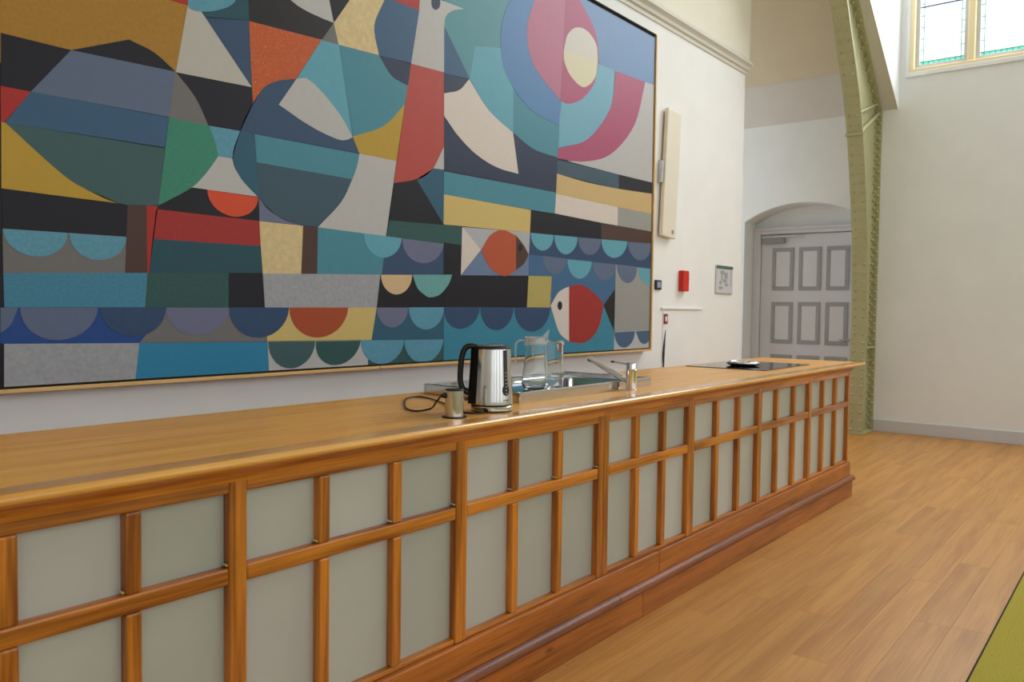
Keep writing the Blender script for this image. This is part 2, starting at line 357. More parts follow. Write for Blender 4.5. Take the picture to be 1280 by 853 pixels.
# cream surround (lining) then the paler sash frames
box('sill_lining', (XE - 0.012, FX1, WY0, WY1, WZ0, WZ0 + 0.035), M['frame_cream'], w1, 0.004)
box('side_lining', (XE - 0.012, FX1, WY1 - 0.045, WY1, WZ0 + 0.035, WZ1), M['frame_cream'], w1, 0.004)
box('architrave', (XE - 0.02, XE, WY1, WY1 + 0.035, WZ0 - 0.05, WZ1), M['wall_end'], w1, 0.004)
box('architrave', (XE - 0.02, XE, WY0, WY1, WZ0 - 0.05, WZ0), M['wall_end'], w1, 0.004)
LW = 0.585                                # one light with its mullion
GX = XE + 0.085
glz = []
k = 0; y1 = WY1 - 0.045
while y1 - LW > WY0 - 0.1:
    y0 = y1 - LW + 0.07                    # the light spans y0..y1, mullion y0-0.07..y0
    ml = box('mullion', (XE + 0.0, FX1, y0 - 0.07, y0, WZ0 + 0.036, WZ1), M['frame_cream'], w1, 0.006)
    bm = bmesh.new()
    s = 0.04
    add_box(bm, GX - 0.03, GX + 0.02, y0 + 0.001, y1 - 0.001, WZ0 + 0.0355, WZ0 + 0.0355 + 0.05, 0.004)
    add_box(bm, GX - 0.03, GX + 0.02, y0 + 0.001, y0 + s, WZ0 + 0.086, WZ1)
    add_box(bm, GX - 0.03, GX + 0.02, y1 - s, y1 - 0.001, WZ0 + 0.086, WZ1)
    put('sash', bm, M['skirting'], w1)
    a, b, z0 = y0 + s, y1 - s, WZ0 + 0.086
    bw, bh = 0.034, 0.036                  # border strips
    box('pane', (GX - 0.002, GX + 0.002, a + bw, b - bw, z0 + bh, WZ1), M['pane'], w1)
    nb = 7; step = (b - a - 2 * bw) / nb
    for i in range(nb):                    # bottom border pieces
        c = a + bw + step * i
        box('border_pane', (GX - 0.002, GX + 0.002, c + 0.003, c + step - 0.003, z0, z0 + bh - 0.003), M['pane_green'], w1)
        bm = bmesh.new(); ov = [(c + step / 2 + (step / 2 - 0.006) * math.cos(t_ * math.pi / 8), z0 + bh / 2 - 0.001 + (bh / 2 - 0.005) * math.sin(t_ * math.pi / 8)) for t_ in range(16)]
        add_prism(bm, ov, 0, GX - 0.005, GX - 0.0022); put('oval_pane', bm, M['pane'], w1)
    for sgn, c in ((0, a), (1, b - bw)):
        zz = z0
        while zz < 5.4:
            hgt = bh if zz == z0 else 0.125
            box('border_pane', (GX - 0.002, GX + 0.002, c + 0.003, c + bw - 0.003, zz + 0.003, zz + hgt - 0.003), M['pane_green'] if zz == z0 else M['pane'], w1)
            zz += hgt
    bm = bmesh.new()
    for c in (a + bw, b - bw): add_box(bm, GX - 0.006, GX + 0.006, c - 0.003, c + 0.003, z0, WZ1)
    add_box(bm, GX - 0.006, GX + 0.006, a, b, z0 + bh - 0.003, z0 + bh + 0.003)
    for i in range(1, nb): add_box(bm, GX - 0.006, GX + 0.006, a + bw + step * i - 0.003, a + bw + step * i + 0.003, z0, z0 + bh)
    for c in (a, b - bw):
        zz = z0 + bh
        while zz < 5.4: add_box(bm, GX - 0.006, GX + 0.006, c, c + bw, zz - 0.0025, zz + 0.0025); zz += 0.125
    put('lead', bm, M['lead'], w1)
    bm = bmesh.new()                       # solder dots where the leads cross
    for c in (a + bw, b - bw):
        zz = z0 + bh
        while zz < 5.4: bmesh.ops.create_icosphere(bm, subdivisions=1, radius=0.007, matrix=Matrix.Translation((GX - 0.006, c, zz))); zz += 0.125
    put('solder_dot', bm, M['lead'], w1)['kind'] = 'stuff'
    box('saddle_bar', (GX - 0.02, GX - 0.008, a, b, 4.69, 4.702), M['bar'], w1)
    y1 = y0 - 0.07; k += 1

# ------------------------------------------------------------------ panelled door in the niche
d1 = thing('door_1', 'pale grey panelled door set in the arched niche', 'door', (XD, 1.65, 0.0), kind='structure')
bm = bmesh.new()
add_box(bm, XD, XD + 0.1, 2.245, 2.344, 0, 2.38, 0.006); add_box(bm, XD, XD + 0.1, 0.951, 1.065, 0, 2.38, 0.006); add_box(bm, XD, XD + 0.1, 1.065, 2.245, 2.312, 2.38, 0.006)
add_box(bm, XD - 0.02, XD, 0.96, 2.335, 2.36, 2.395, 0.006)
put('door_frame', bm, M['door'], d1, 30)
leaf = box('leaf', (XD + 0.03, XD + 0.075, 1.068, 2.242, 0.006, 2.305), M['door'], d1, 0.003)
cols = [(1.826, 2.096), (1.492, 1.762), (1.162, 1.428)]
rows = [(1.61, 2.14), (0.947, 1.464), (0.27, 0.806)]
for a, b in cols:
    for c, d in rows:
        bm = bmesh.new(); w = 0.046
        for q in ((a, b, c, c + w), (a, b, d - w, d), (a, a + w, c + w, d - w), (b - w, b, c + w, d - w)):
            add_box(bm, XD + 0.016, XD + 0.03, q[0], q[1], q[2], q[3], 0.004)
        put('moulding', bm, M['door_mould'], leaf)
        box('panel', (XD + 0.02, XD + 0.03, a + w, b - w, c + w, d - w), M['door'], leaf, 0.004)
bm = bmesh.new(); add_tube(bm, [(XD + 0.03, 1.115, 1.015), (XD - 0.035, 1.115, 1.015)], 0.011, 10)
add_tube(bm, [(XD - 0.035, 1.108, 1.015), (XD - 0.037, 1.17, 1.015), (XD - 0.034, 1.235, 1.013)], 0.011, 10)
put('handle', bm, M['alu'], leaf, 40)
box('closer_body', (XD - 0.028, XD + 0.03, 1.94, 2.222, 2.195, 2.262), M['closer'], leaf, 0.006, 2)
box('closer_arm', (XD - 0.05, XD - 0.03, 1.68, 2.10, 2.268, 2.288), M['alu'], d1, 0.003)

# ------------------------------------------------------------------ flush door in the mural wall
d2 = box('door_2', (6.33, 7.06, YW - 0.006, YW, 0.01, 1.345), M['wall'], None, 0.002); tag(d2, 'low flush white door in the wall beside the mural', 'door', kind='structure')
box('door_2_head', (6.29, 7.09, YW - 0.018, YW, 1.349, 1.368), M['wall'], d2, 0.003).name = 'head_strip'
sl = [(6.352 + 0.022 * math.sin(math.pi * i / 12) * -1, 0.80 + 0.375 * i / 12) for i in range(13)]
sl = [(6.375 - 0.028 * (1 - i / 12) - 0.030 * math.sin(math.pi * i / 12), 0.80 + 0.372 * i / 12) for i in range(13)] + [(6.375 - 0.020 * (1 - i / 12), 0.80 + 0.372 * i / 12) for i in range(11, 0, -1)]
prism('pull_slot', sl, 1, YW - 0.010, YW - 0.004, M['dark'], d2)

# ------------------------------------------------------------------ riveted steel rib
RB = thing('steel_rib', 'olive green riveted steel rib rising beside the panelled door', 'column', (9.6, 0.85, 0.0))
YA, YB = 0.765, 0.930
FZ = [(0.0, 9.385), (0.5, 9.403), (1.0, 9.418), (1.4, 9.418), (1.83, 9.390), (2.28, 9.325), (2.71, 9.225), (3.2, 9.075), (3.6, 8.905), (4.1, 8.595), (4.5, 8.33), (5.2, 7.76), (5.9, 7.1)]
fz = [(p.x, p.z) for p in spline([(x, 0, z) for z, x in FZ], 3)]
def fx(z):
    for (xa, za), (xb, zb) in zip(fz, fz[1:]):
        if za <= z <= zb: return xa + (xb - xa) * (z - za) / (zb - za)
    return fz[-1][0]
def ribbon(name, path, th, y0, y1, m):
    """a plate following an (x,z) path, thickness th towards +x"""
    bm = bmesh.new(); rows_ = []
    for i, (x, z) in enumerate(path):
        a = path[max(i - 1, 0)]; b = path[min(i + 1, len(path) - 1)]
        d = Vector((b[0] - a[0], b[1] - a[1])).normalized(); n = Vector((d.y, -d.x)) * th
        rows_.append([bm.verts.new(p) for p in ((x, y0, z), (x, y1, z), (x + n.x, y1, z + n.y), (x + n.x, y0, z + n.y))])
    for a, b in zip(rows_, rows_[1:]):
        for k in range(4): bm.faces.new((a[k], b[k], b[(k + 1) % 4], a[(k + 1) % 4]))
    bm.faces.new(rows_[0]); bm.faces.new(rows_[-1][::-1])
    bmesh.ops.recalc_face_normals(bm, faces=bm.faces[:])
    return put(name, bm, m, RB, 30)
ribbon('front_flange', fz, 0.02, YA, YB, M['rib'])
bk = [(XE - 0.022, 0.0), (XE - 0.022, 1.8), (XE - 0.022, 3.585)] + [(x, slope(x) - 0.03) for x in (9.55, 9.2, 8.8, 8.2, 7.4)]
ribbon('back_flange', bk, 0.018, YA - 0.003, YB + 0.01, M['rib'])
def bx_(z):
    return XE - 0.022 if z < 3.585 else XE - (z + 0.03 - 3.6) / 0.9
bm = bmesh.new(); zs = [5.6 * i / 40 for i in range(41)]
yc = 0.832
Fr = [[bm.verts.new((fx(z) + 0.018, yc + s, z)) for s in (-0.007, 0.007)] for z in zs]; Bk = [[bm.verts.new((bx_(z) + 0.002, yc + s, z)) for s in (-0.007, 0.007)] for z in zs]
for i in range(40):
    bm.faces.new((Fr[i][0], Bk[i][0], Bk[i + 1][0], Fr[i + 1][0])); bm.faces.new((Fr[i][1], Fr[i + 1][1], Bk[i + 1][1], Bk[i][1]))
put('web', bm, M['rib'], RB)
# angle irons in the corners between web and flanges
ribbon('angle_iron', [(x + 0.02, z) for x, z in fz], 0.045, yc - 0.018, yc - 0.006, M['rib'])
# stiffeners on the web and the collar round the front flange
def bar3(bm, pts, r): add_tube(bm, pts, r, 6)
bm = bmesh.new()
add_box(bm, fx(3.24) - 0.022, fx(3.24) + 0.0, YA - 0.015, YB + 0.012, 3.215, 3.245, 0.004)
put('collar', bm, M['rib'], RB)
bm = bmesh.new(); bar3(bm, [(fx(3.24) + 0.02, YA + 0.03, 3.25), (XE - 0.03, YA + 0.03, 3.585)], 0.02); put('stiffener', bm, M['rib'], RB, 40)
bm = bmesh.new(); bar3(bm, [(fx(3.42) + 0.02, YA + 0.03, 3.44), (XE - 0.13, YA + 0.03, 3.66)], 0.013); put('stiffener', bm, M['rib'], RB, 40)
box('stiffener', (fx(0.96) + 0.02, XE - 0.022, YA + 0.0, yc - 0.007, 0.945, 0.965), M['rib'], RB, 0.003)
box('stiffener', (fx(0.85) + 0.02, XE - 0.022, YA + 0.03, yc - 0.007, 0.80, 0.815), M['rib'], RB, 0.003)
box('base_plate', (9.365, XE - 0.003, YA - 0.012, YB + 0.012, 0.0, 0.02), M['rib'], RB, 0.003)
def rivets(name, spots, nrm):
    bm = bmesh.new()
    for s in spots:
        bmesh.ops.create_icosphere(bm, subdivisions=1, radius=0.017, matrix=Matrix.Translation(s))
    o = put(name, bm, M['rib'], RB, 180); o['kind'] = 'stuff'
rivets('rivet', [(fx(z), y, z) for k in range(56) for z in (0.05 + 0.096 * k,) for y in (YA + 0.035, YB - 0.035)], 0)
rivets('rivet', [(bx_(z) - 0.002, YA + 0.018, z) for k in range(52) for z in (0.05 + 0.09 * k,)], 0)
rivets('rivet', [(bx_(z) - 0.045, yc - 0.02, z) for k in range(52) for z in (0.09 + 0.09 * k,)], 0)

# ================================================================== mural
COLS = {'ochre': ((176, 128, 42), 'ochre'), 'red': ((178, 48, 40), 'red'), 'black': ((28, 25, 33), 'black'), 'mustard': ((196, 158, 54), 'mustard yellow'),
 'slate': ((102, 114, 140), 'slate blue'), 'steelblue': ((64, 98, 130), 'steel blue'), 'greenslate': ((68, 98, 98), 'grey green'), 'grey': ((122, 118, 116), 'grey'),
 'green': ((64, 140, 116), 'green'), 'stone': ((198, 192, 180), 'stone white'), 'navy': ((58, 82, 112), 'navy blue'), 'petroldark': ((40, 82, 94), 'dark petrol'),
 'lightblue': ((98, 158, 180), 'light blue'), 'whitegrey': ((198, 194, 190), 'greyish white'), 'vermilion': ((224, 82, 46), 'vermilion'), 'brown': ((84, 58, 50), 'brown'),
 'redtex': ((170, 50, 44), 'mottled red'), 'tealblue': ((74, 138, 164), 'teal blue'), 'greentex': ((52, 90, 86), 'dark green'), 'royal': ((38, 76, 142), 'royal blue'),
 'navytex': ((54, 78, 112), 'mottled navy'), 'lavender': ((116, 118, 144), 'lavender grey'), 'silver': ((170, 170, 172), 'silver grey'), 'brightblue': ((52, 138, 174), 'bright blue'),
 'blackbrown': ((40, 35, 33), 'brown black'), 'orange': ((200, 90, 42), 'speckled orange'), 'cream': ((226, 200, 146), 'cream'), 'navydark': ((48, 56, 80), 'dark navy'),
 'teal': ((80, 144, 160), 'teal'), 'lightteal': ((104, 170, 188), 'light teal'), 'petrol': ((52, 96, 118), 'petrol blue'), 'slatedark': ((66, 90, 104), 'dark slate'),
 'brick': ((190, 76, 64), 'brick red'), 'peach': ((224, 190, 144), 'peach'), 'palegreen': ((114, 172, 170), 'pale green'), 'yellowtex': ((220, 192, 118), 'pale yellow'),
 'rust': ((176, 78, 40), 'rust orange'), 'tealgreen': ((92, 152, 160), 'teal'), 'blue': ((92, 136, 184), 'mid blue'), 'rose': ((190, 112, 136), 'rose'),
 'crimson': ((180, 80, 112), 'crimson'), 'bone': ((220, 212, 198), 'bone white'), 'ivory': ((228, 216, 180), 'ivory'), 'lightblue2': ((120, 176, 196), 'pale blue'),
 'blue2': ((112, 146, 186), 'hazy blue'), 'pinkwhite': ((228, 214, 202), 'pinkish white'), 'tan': ((216, 182, 126), 'tan'), 'greywarm': ((164, 162, 156), 'warm grey'),
 'lightgrey': ((188, 188, 190), 'light grey'), 'periwinkle': ((114, 134, 164), 'periwinkle'), 'brickorange': ((192, 88, 56), 'brick orange'), 'olive': ((190, 172, 100), 'olive yellow'),
 'brightblue2': ((64, 140, 164), 'sea blue'), 'midblue': ((70, 110, 148), 'mid blue'), 'slateblue': ((78, 104, 132), 'slate blue')}
INLAYS = (
('ochre',1,((1.174,2.306),(1.416,2.306),(1.64,2.405),(1.661,2.4),(1.682,2.396),(1.703,2.392),(1.724,2.387),(1.744,2.38),(1.764,2.371),(1.784,2.36),(1.802,2.348),(1.821,2.337),(1.84,2.325),(1.891,2.617),(1.809,2.613),(1.756,2.657),(1.823,3.318),(1.184,3.195))),
('red',1,((1.809,2.613),(1.895,2.616),(1.906,2.704),(1.756,2.657))),
('black',1,((1.174,2.306),(1.416,2.306),(1.272,2.118),(1.172,2.117))),
('red',1,((1.172,2.119),(1.272,2.118),(1.183,1.99),(1.171,1.988))),
('mustard',1,((1.172,1.988),(1.185,1.988),(1.22,1.959),(1.256,1.928),(1.292,1.898),(1.325,1.871),(1.354,1.848),(1.377,1.831),(1.394,1.819),(1.41,1.809),(1.426,1.8),(1.447,1.791),(1.474,1.78),(1.504,1.77),(1.536,1.761),(1.568,1.751),(1.599,1.741),(1.17,1.75))),
('slate',1,((1.416,2.306),(1.838,2.323),(1.809,2.125),(1.272,2.118))),
('black',2,((1.416,2.306),(1.64,2.405),(1.661,2.4),(1.682,2.396),(1.703,2.392),(1.724,2.387),(1.744,2.38),(1.764,2.37),(1.783,2.359),(1.801,2.347),(1.82,2.335),(1.838,2.323))),
('steelblue',1,((1.272,2.118),(1.809,2.127),(1.79,1.993),(1.185,1.989))),
('greenslate',1,((1.185,1.989),(1.79,1.996),(1.76,1.751),(1.728,1.748),(1.695,1.744),(1.663,1.741),(1.631,1.739),(1.599,1.741),(1.567,1.747),(1.535,1.756),(1.503,1.768),(1.474,1.779),(1.447,1.791),(1.426,1.8),(1.41,1.809),(1.394,1.819),(1.377,1.831),(1.354,1.848),(1.325,1.871),(1.292,1.898),(1.256,1.929),(1.22,1.959))),
('grey',1,((1.838,2.322),(1.857,2.304),(1.876,2.287),(1.895,2.27),(1.913,2.252),(1.929,2.233),(1.944,2.213),(1.956,2.191),(1.967,2.169),(1.979,2.147),(1.99,2.124),(1.809,2.125))),
('green',2,((1.809,2.125),(1.993,2.125),(1.999,2.112),(2.005,2.099),(2.011,2.086),(2.017,2.074),(2.022,2.061),(2.026,2.048),(2.029,2.035),(2.032,2.022),(2.035,2.01),(2.037,1.997),(2.025,1.979),(2.013,1.961),(2.0,1.943),(1.988,1.926),(1.975,1.91),(1.962,1.895),(1.951,1.882),(1.939,1.869),(1.924,1.855),(1.906,1.841),(1.881,1.824),(1.853,1.806),(1.822,1.788),(1.791,1.769),(1.76,1.751))),
('stone',1,((1.895,2.616),(1.948,2.618),(2.208,2.339),(1.84,2.321))),
('navy',1,((1.976,2.59),(2.195,2.638),(2.208,2.339))),
('petroldark',1,((1.948,2.618),(1.979,2.588),(2.195,2.637),(2.185,2.889),(1.909,2.797),(1.895,2.616))),
('lightblue',3,((1.895,2.62),(1.898,2.612),(1.906,2.607),(1.92,2.604),(1.939,2.605),(1.961,2.609),(1.986,2.616),(2.011,2.625),(2.037,2.637),(2.061,2.65),(2.083,2.663),(2.101,2.677),(2.115,2.691),(2.123,2.703),(2.126,2.713))),
('lightblue',2,((1.895,2.62),(2.126,2.713),(2.138,2.874),(1.909,2.797))),
('black',1,((1.84,2.321),(2.208,2.339),(2.213,2.259),(2.15,2.129),(1.99,2.124),(1.979,2.147),(1.967,2.169),(1.956,2.191),(1.943,2.213),(1.929,2.233),(1.913,2.252),(1.896,2.27),(1.877,2.287),(1.859,2.304))),
('lightblue',1,((1.99,2.124),(2.15,2.129),(2.107,1.999),(2.037,1.997),(2.035,2.01),(2.032,2.022),(2.029,2.035),(2.026,2.048),(2.022,2.061),(2.017,2.073),(2.011,2.086),(2.004,2.099),(1.997,2.112))),
('whitegrey',1,((2.037,1.997),(2.107,1.999),(2.115,1.982),(2.122,1.966),(2.13,1.949),(2.139,1.933),(2.15,1.917),(2.165,1.902),(2.182,1.887),(2.201,1.872),(2.22,1.858),(2.239,1.843),(1.909,1.845),(1.922,1.858),(1.935,1.87),(1.949,1.882),(1.962,1.895),(1.975,1.91),(1.987,1.926),(2.0,1.943),(2.012,1.961),(2.025,1.979))),
('vermilion',3,((1.984,1.844),(1.987,1.821),(1.996,1.799),(2.011,1.779),(2.031,1.762),(2.055,1.75),(2.082,1.742),(2.111,1.738),(2.14,1.74),(2.167,1.748),(2.192,1.759),(2.213,1.775),(2.229,1.795),(2.239,1.817),(2.243,1.84))),
('black',1,((1.906,1.843),(2.243,1.842),(2.248,1.731),(1.756,1.736),(1.758,1.748),(1.775,1.756),(1.791,1.764),(1.808,1.773),(1.824,1.781),(1.84,1.79),(1.854,1.8),(1.867,1.81),(1.88,1.821),(1.893,1.832))),
('black',1,((1.171,1.749),(1.599,1.742),(1.631,1.738),(1.624,1.61),(1.172,1.605))),
('brown',1,((1.631,1.74),(1.709,1.745),(1.711,1.467),(1.618,1.463))),
('red',1,((1.71,1.746),(1.758,1.748),(1.719,1.467),(1.71,1.467))),
('redtex',1,((1.751,1.735),(2.248,1.731),(2.257,1.615),(1.735,1.61))),
('petroldark',1,((1.735,1.61),(2.257,1.615),(2.268,1.49),(1.719,1.467))),
('grey',1,((1.172,1.605),(1.624,1.61),(1.618,1.463),(1.173,1.444))),
('lightblue',3,((1.173,1.604),(1.176,1.582),(1.185,1.562),(1.199,1.544),(1.217,1.529),(1.239,1.518),(1.262,1.512),(1.287,1.51),(1.312,1.512),(1.335,1.52),(1.356,1.532),(1.373,1.547),(1.386,1.566),(1.394,1.586),(1.396,1.607))),
('lightblue',3,((1.403,1.607),(1.405,1.585),(1.412,1.564),(1.425,1.546),(1.442,1.53),(1.463,1.519),(1.486,1.511),(1.511,1.509),(1.536,1.512),(1.559,1.519),(1.581,1.531),(1.599,1.546),(1.612,1.565),(1.621,1.586),(1.624,1.608))),
('tealblue',1,((1.173,1.444),(1.713,1.467),(1.701,1.324),(1.175,1.319))),
('greentex',1,((1.714,1.467),(2.089,1.483),(2.089,1.326),(1.701,1.324))),
('black',1,((2.089,1.483),(2.268,1.49),(2.28,1.327),(2.089,1.326))),
('royal',1,((1.162,1.318),(1.802,1.324),(1.676,1.176),(1.16,1.186))),
('grey',1,((1.802,1.324),(2.297,1.328),(2.292,1.167),(1.676,1.176))),
('slate',3,((1.162,1.318),(1.221,1.319),(1.216,1.306),(1.211,1.293),(1.206,1.28),(1.201,1.268),(1.196,1.258),(1.189,1.249),(1.182,1.242),(1.175,1.236),(1.168,1.231),(1.161,1.225))),
('slate',3,((1.227,1.319),(1.229,1.291),(1.238,1.265),(1.253,1.241),(1.274,1.222),(1.3,1.207),(1.329,1.198),(1.361,1.195),(1.392,1.199),(1.423,1.208),(1.45,1.223),(1.474,1.243),(1.492,1.267),(1.504,1.293),(1.509,1.321))),
('navytex',3,((1.515,1.321),(1.519,1.295),(1.53,1.27),(1.547,1.247),(1.57,1.229),(1.596,1.215),(1.626,1.206),(1.657,1.204),(1.687,1.207),(1.716,1.216),(1.742,1.23),(1.763,1.249),(1.779,1.272),(1.788,1.297),(1.791,1.324))),
('lavender',3,((1.793,1.324),(1.795,1.297),(1.805,1.271),(1.821,1.249),(1.844,1.23),(1.871,1.216),(1.902,1.207),(1.935,1.204),(1.968,1.208),(2.0,1.217),(2.028,1.231),(2.053,1.251),(2.072,1.274),(2.084,1.299),(2.089,1.326))),
('navytex',3,((2.091,1.327),(2.093,1.295),(2.104,1.265),(2.123,1.239),(2.147,1.217),(2.178,1.2),(2.212,1.19),(2.248,1.187),(2.284,1.191),(2.318,1.201),(2.35,1.218),(2.376,1.241),(2.397,1.268),(2.41,1.298),(2.415,1.33))),
('silver',1,((1.173,1.186),(1.676,1.176),(1.659,1.028),(1.171,1.028))),
('brightblue',1,((1.676,1.177),(2.294,1.168),(2.303,1.028),(1.659,1.028))),
('blackbrown',1,((2.182,2.934),(2.197,2.635),(2.609,2.66),(2.681,2.761),(2.661,2.762),(2.642,2.763),(2.622,2.763),(2.603,2.764),(2.583,2.766),(2.563,2.767),(2.542,2.769),(2.522,2.771),(2.503,2.774),(2.485,2.777),(2.47,2.78),(2.456,2.784),(2.443,2.789),(2.43,2.793),(2.417,2.798),(2.312,2.979))),
('whitegrey',1,((2.417,2.798),(2.43,2.793),(2.443,2.789),(2.456,2.784),(2.47,2.78),(2.485,2.777),(2.503,2.774),(2.522,2.771),(2.542,2.769),(2.563,2.767),(2.583,2.766),(2.603,2.764),(2.622,2.763),(2.642,2.763),(2.661,2.762),(2.681,2.761),(2.652,2.866),(2.596,3.077),(2.312,2.979))),
('black',1,((2.652,2.866),(2.681,2.761),(2.783,2.905),(2.997,3.214),(2.596,3.077))),
('orange',1,((2.194,2.634),(2.605,2.658),(2.452,2.431),(2.432,2.425),(2.411,2.42),(2.391,2.414),(2.371,2.408),(2.352,2.4),(2.334,2.391),(2.316,2.381),(2.299,2.371),(2.283,2.359),(2.268,2.346),(2.256,2.331),(2.245,2.314),(2.235,2.296),(2.225,2.278),(2.215,2.26))),
('grey',1,((2.681,2.761),(2.713,2.662),(2.605,2.656))),
('cream',1,((2.681,2.761),(2.783,2.905),(2.997,3.214),(3.221,3.291),(3.192,3.251),(3.162,3.209),(3.132,3.168),(3.105,3.129),(3.082,3.095),(3.064,3.066),(3.05,3.043),(3.038,3.022),(3.027,3.0),(3.015,2.975),(3.001,2.946),(2.984,2.916),(2.969,2.884),(2.957,2.852),(2.95,2.822),(2.951,2.792),(2.957,2.763),(2.966,2.734),(2.976,2.705),(2.984,2.676),(2.713,2.662))),
('steelblue',1,((2.984,2.676),(2.976,2.705),(2.965,2.733),(2.956,2.761),(2.95,2.79),(2.95,2.822),(2.959,2.855),(2.975,2.89),(2.994,2.926),(3.014,2.963),(3.032,2.999),(3.083,2.995),(3.282,2.997),(3.222,2.689))),
('red',1,((3.032,2.999),(3.083,2.995),(3.282,2.997),(3.291,3.161),(3.082,3.095))),
('navydark',1,((2.984,2.676),(3.222,2.692),(3.198,2.563),(3.174,2.567),(3.149,2.57),(3.124,2.574),(3.101,2.579),(3.078,2.588),(3.058,2.602),(3.039,2.619),(3.021,2.638),(3.003,2.658))),
('teal',1,((2.713,2.662),(2.984,2.677),(3.003,2.659),(3.021,2.639),(3.039,2.619),(3.058,2.602),(3.078,2.588),(3.101,2.579),(3.124,2.573),(3.149,2.57),(3.174,2.567),(3.198,2.563),(3.178,2.458),(3.147,2.427),(3.118,2.396),(3.088,2.365),(3.056,2.336),(3.021,2.31),(2.982,2.288),(2.94,2.269),(2.896,2.252),(2.851,2.235),(2.807,2.217))),
('lightteal',1,((2.607,2.658),(2.713,2.662),(2.81,2.215),(2.795,2.233),(2.78,2.251),(2.765,2.268),(2.749,2.286),(2.733,2.302),(2.715,2.319),(2.697,2.335),(2.679,2.35),(2.66,2.365),(2.643,2.378),(2.626,2.391),(2.609,2.402),(2.592,2.413),(2.577,2.422),(2.563,2.43),(2.551,2.436),(2.541,2.44),(2.532,2.443),(2.523,2.445),(2.514,2.449),(2.457,2.434))),
('whitegrey',2,((2.457,2.434),(2.514,2.45),(2.523,2.446),(2.532,2.443),(2.541,2.44),(2.551,2.436),(2.563,2.43),(2.577,2.422),(2.592,2.413),(2.609,2.402),(2.626,2.391),(2.643,2.378),(2.66,2.365),(2.679,2.35),(2.697,2.335),(2.716,2.319),(2.733,2.302),(2.749,2.286),(2.764,2.268),(2.778,2.25),(2.793,2.232),(2.807,2.215),(2.799,2.21),(2.791,2.205),(2.783,2.2),(2.774,2.196),(2.764,2.193),(2.755,2.19),(2.746,2.188),(2.736,2.186),(2.722,2.186),(2.703,2.187),(2.678,2.191),(2.647,2.196),(2.614,2.203),(2.578,2.211),(2.543,2.221),(2.507,2.232),(2.469,2.245),(2.431,2.26),(2.393,2.275),(2.355,2.289))),
('navy',1,((2.452,2.432),(2.432,2.426),(2.411,2.42),(2.391,2.414),(2.371,2.408),(2.352,2.4),(2.334,2.392),(2.317,2.383),(2.301,2.373),(2.285,2.361),(2.268,2.346),(2.251,2.324),(2.234,2.299),(2.217,2.271),(2.201,2.244),(2.188,2.22),(2.177,2.2),(2.169,2.182),(2.162,2.165),(2.156,2.149),(2.149,2.132),(2.225,2.128),(2.854,2.135),(2.807,2.217),(2.799,2.212),(2.791,2.207),(2.783,2.201),(2.774,2.197),(2.764,2.193),(2.755,2.19),(2.746,2.188),(2.736,2.186),(2.722,2.186),(2.703,2.187),(2.678,2.191),(2.647,2.196),(2.614,2.203),(2.578,2.211),(2.543,2.221),(2.507,2.232),(2.469,2.245),(2.431,2.26),(2.393,2.275),(2.355,2.289))),
('petrol',1,((2.149,2.132),(2.225,2.128),(2.247,1.837),(2.227,1.853),(2.206,1.868),(2.186,1.884),(2.167,1.9),(2.151,1.917),(2.138,1.934),(2.126,1.95),(2.117,1.967),(2.111,1.986),(2.109,2.006),(2.112,2.029),(2.119,2.054),(2.129,2.08),(2.139,2.106))),
('teal',1,((2.225,2.129),(2.854,2.137),(2.85,2.122),(2.847,2.106),(2.843,2.091),(2.84,2.077),(2.835,2.062),(2.83,2.049),(2.823,2.036),(2.817,2.023),(2.81,2.01),(2.804,1.998),(2.233,2.001))),
('slatedark',1,((2.233,2.001),(2.806,1.998),(2.793,1.973),(2.781,1.949),(2.769,1.925),(2.754,1.9),(2.735,1.874),(2.711,1.847),(2.682,1.819),(2.65,1.791),(2.618,1.762),(2.587,1.734),(2.577,1.732),(2.566,1.731),(2.556,1.73),(2.544,1.729),(2.53,1.729),(2.514,1.73),(2.495,1.731),(2.476,1.733),(2.455,1.736),(2.433,1.741),(2.41,1.746),(2.384,1.753),(2.359,1.761),(2.335,1.77),(2.314,1.779),(2.297,1.79),(2.283,1.801),(2.271,1.813),(2.26,1.825),(2.247,1.837))),
('mustard',1,((2.807,2.217),(2.851,2.235),(2.896,2.252),(2.94,2.269),(2.982,2.288),(3.021,2.31),(3.056,2.336),(3.088,2.365),(3.118,2.396),(3.147,2.427),(3.178,2.458),(3.117,2.137),(2.854,2.137))),
('whitegrey',1,((2.854,2.137),(3.117,2.137),(3.043,1.722),(2.587,1.731),(2.618,1.76),(2.65,1.789),(2.682,1.818),(2.711,1.847),(2.735,1.874),(2.755,1.901),(2.771,1.928),(2.784,1.954),(2.795,1.977),(2.806,1.998),(2.814,2.014),(2.821,2.027),(2.826,2.039),(2.83,2.05),(2.835,2.062),(2.839,2.077),(2.843,2.091),(2.847,2.106),(2.85,2.122))),
('whitegrey',2,((3.291,3.161),(3.282,2.997),(3.222,2.689),(3.488,2.704),(3.485,2.969),(3.487,2.981),(3.488,2.992),(3.489,3.004),(3.492,3.015),(3.498,3.026),(3.506,3.037),(3.516,3.048),(3.529,3.058),(3.542,3.068),(3.557,3.077),(3.574,3.085),(3.593,3.093),(3.613,3.1),(3.633,3.107),(3.653,3.115),(3.557,3.111),(3.448,3.105),(3.432,3.114),(3.417,3.123),(3.401,3.132),(3.386,3.14),(3.37,3.147),(3.355,3.152),(3.339,3.155),(3.323,3.157),(3.307,3.159))),
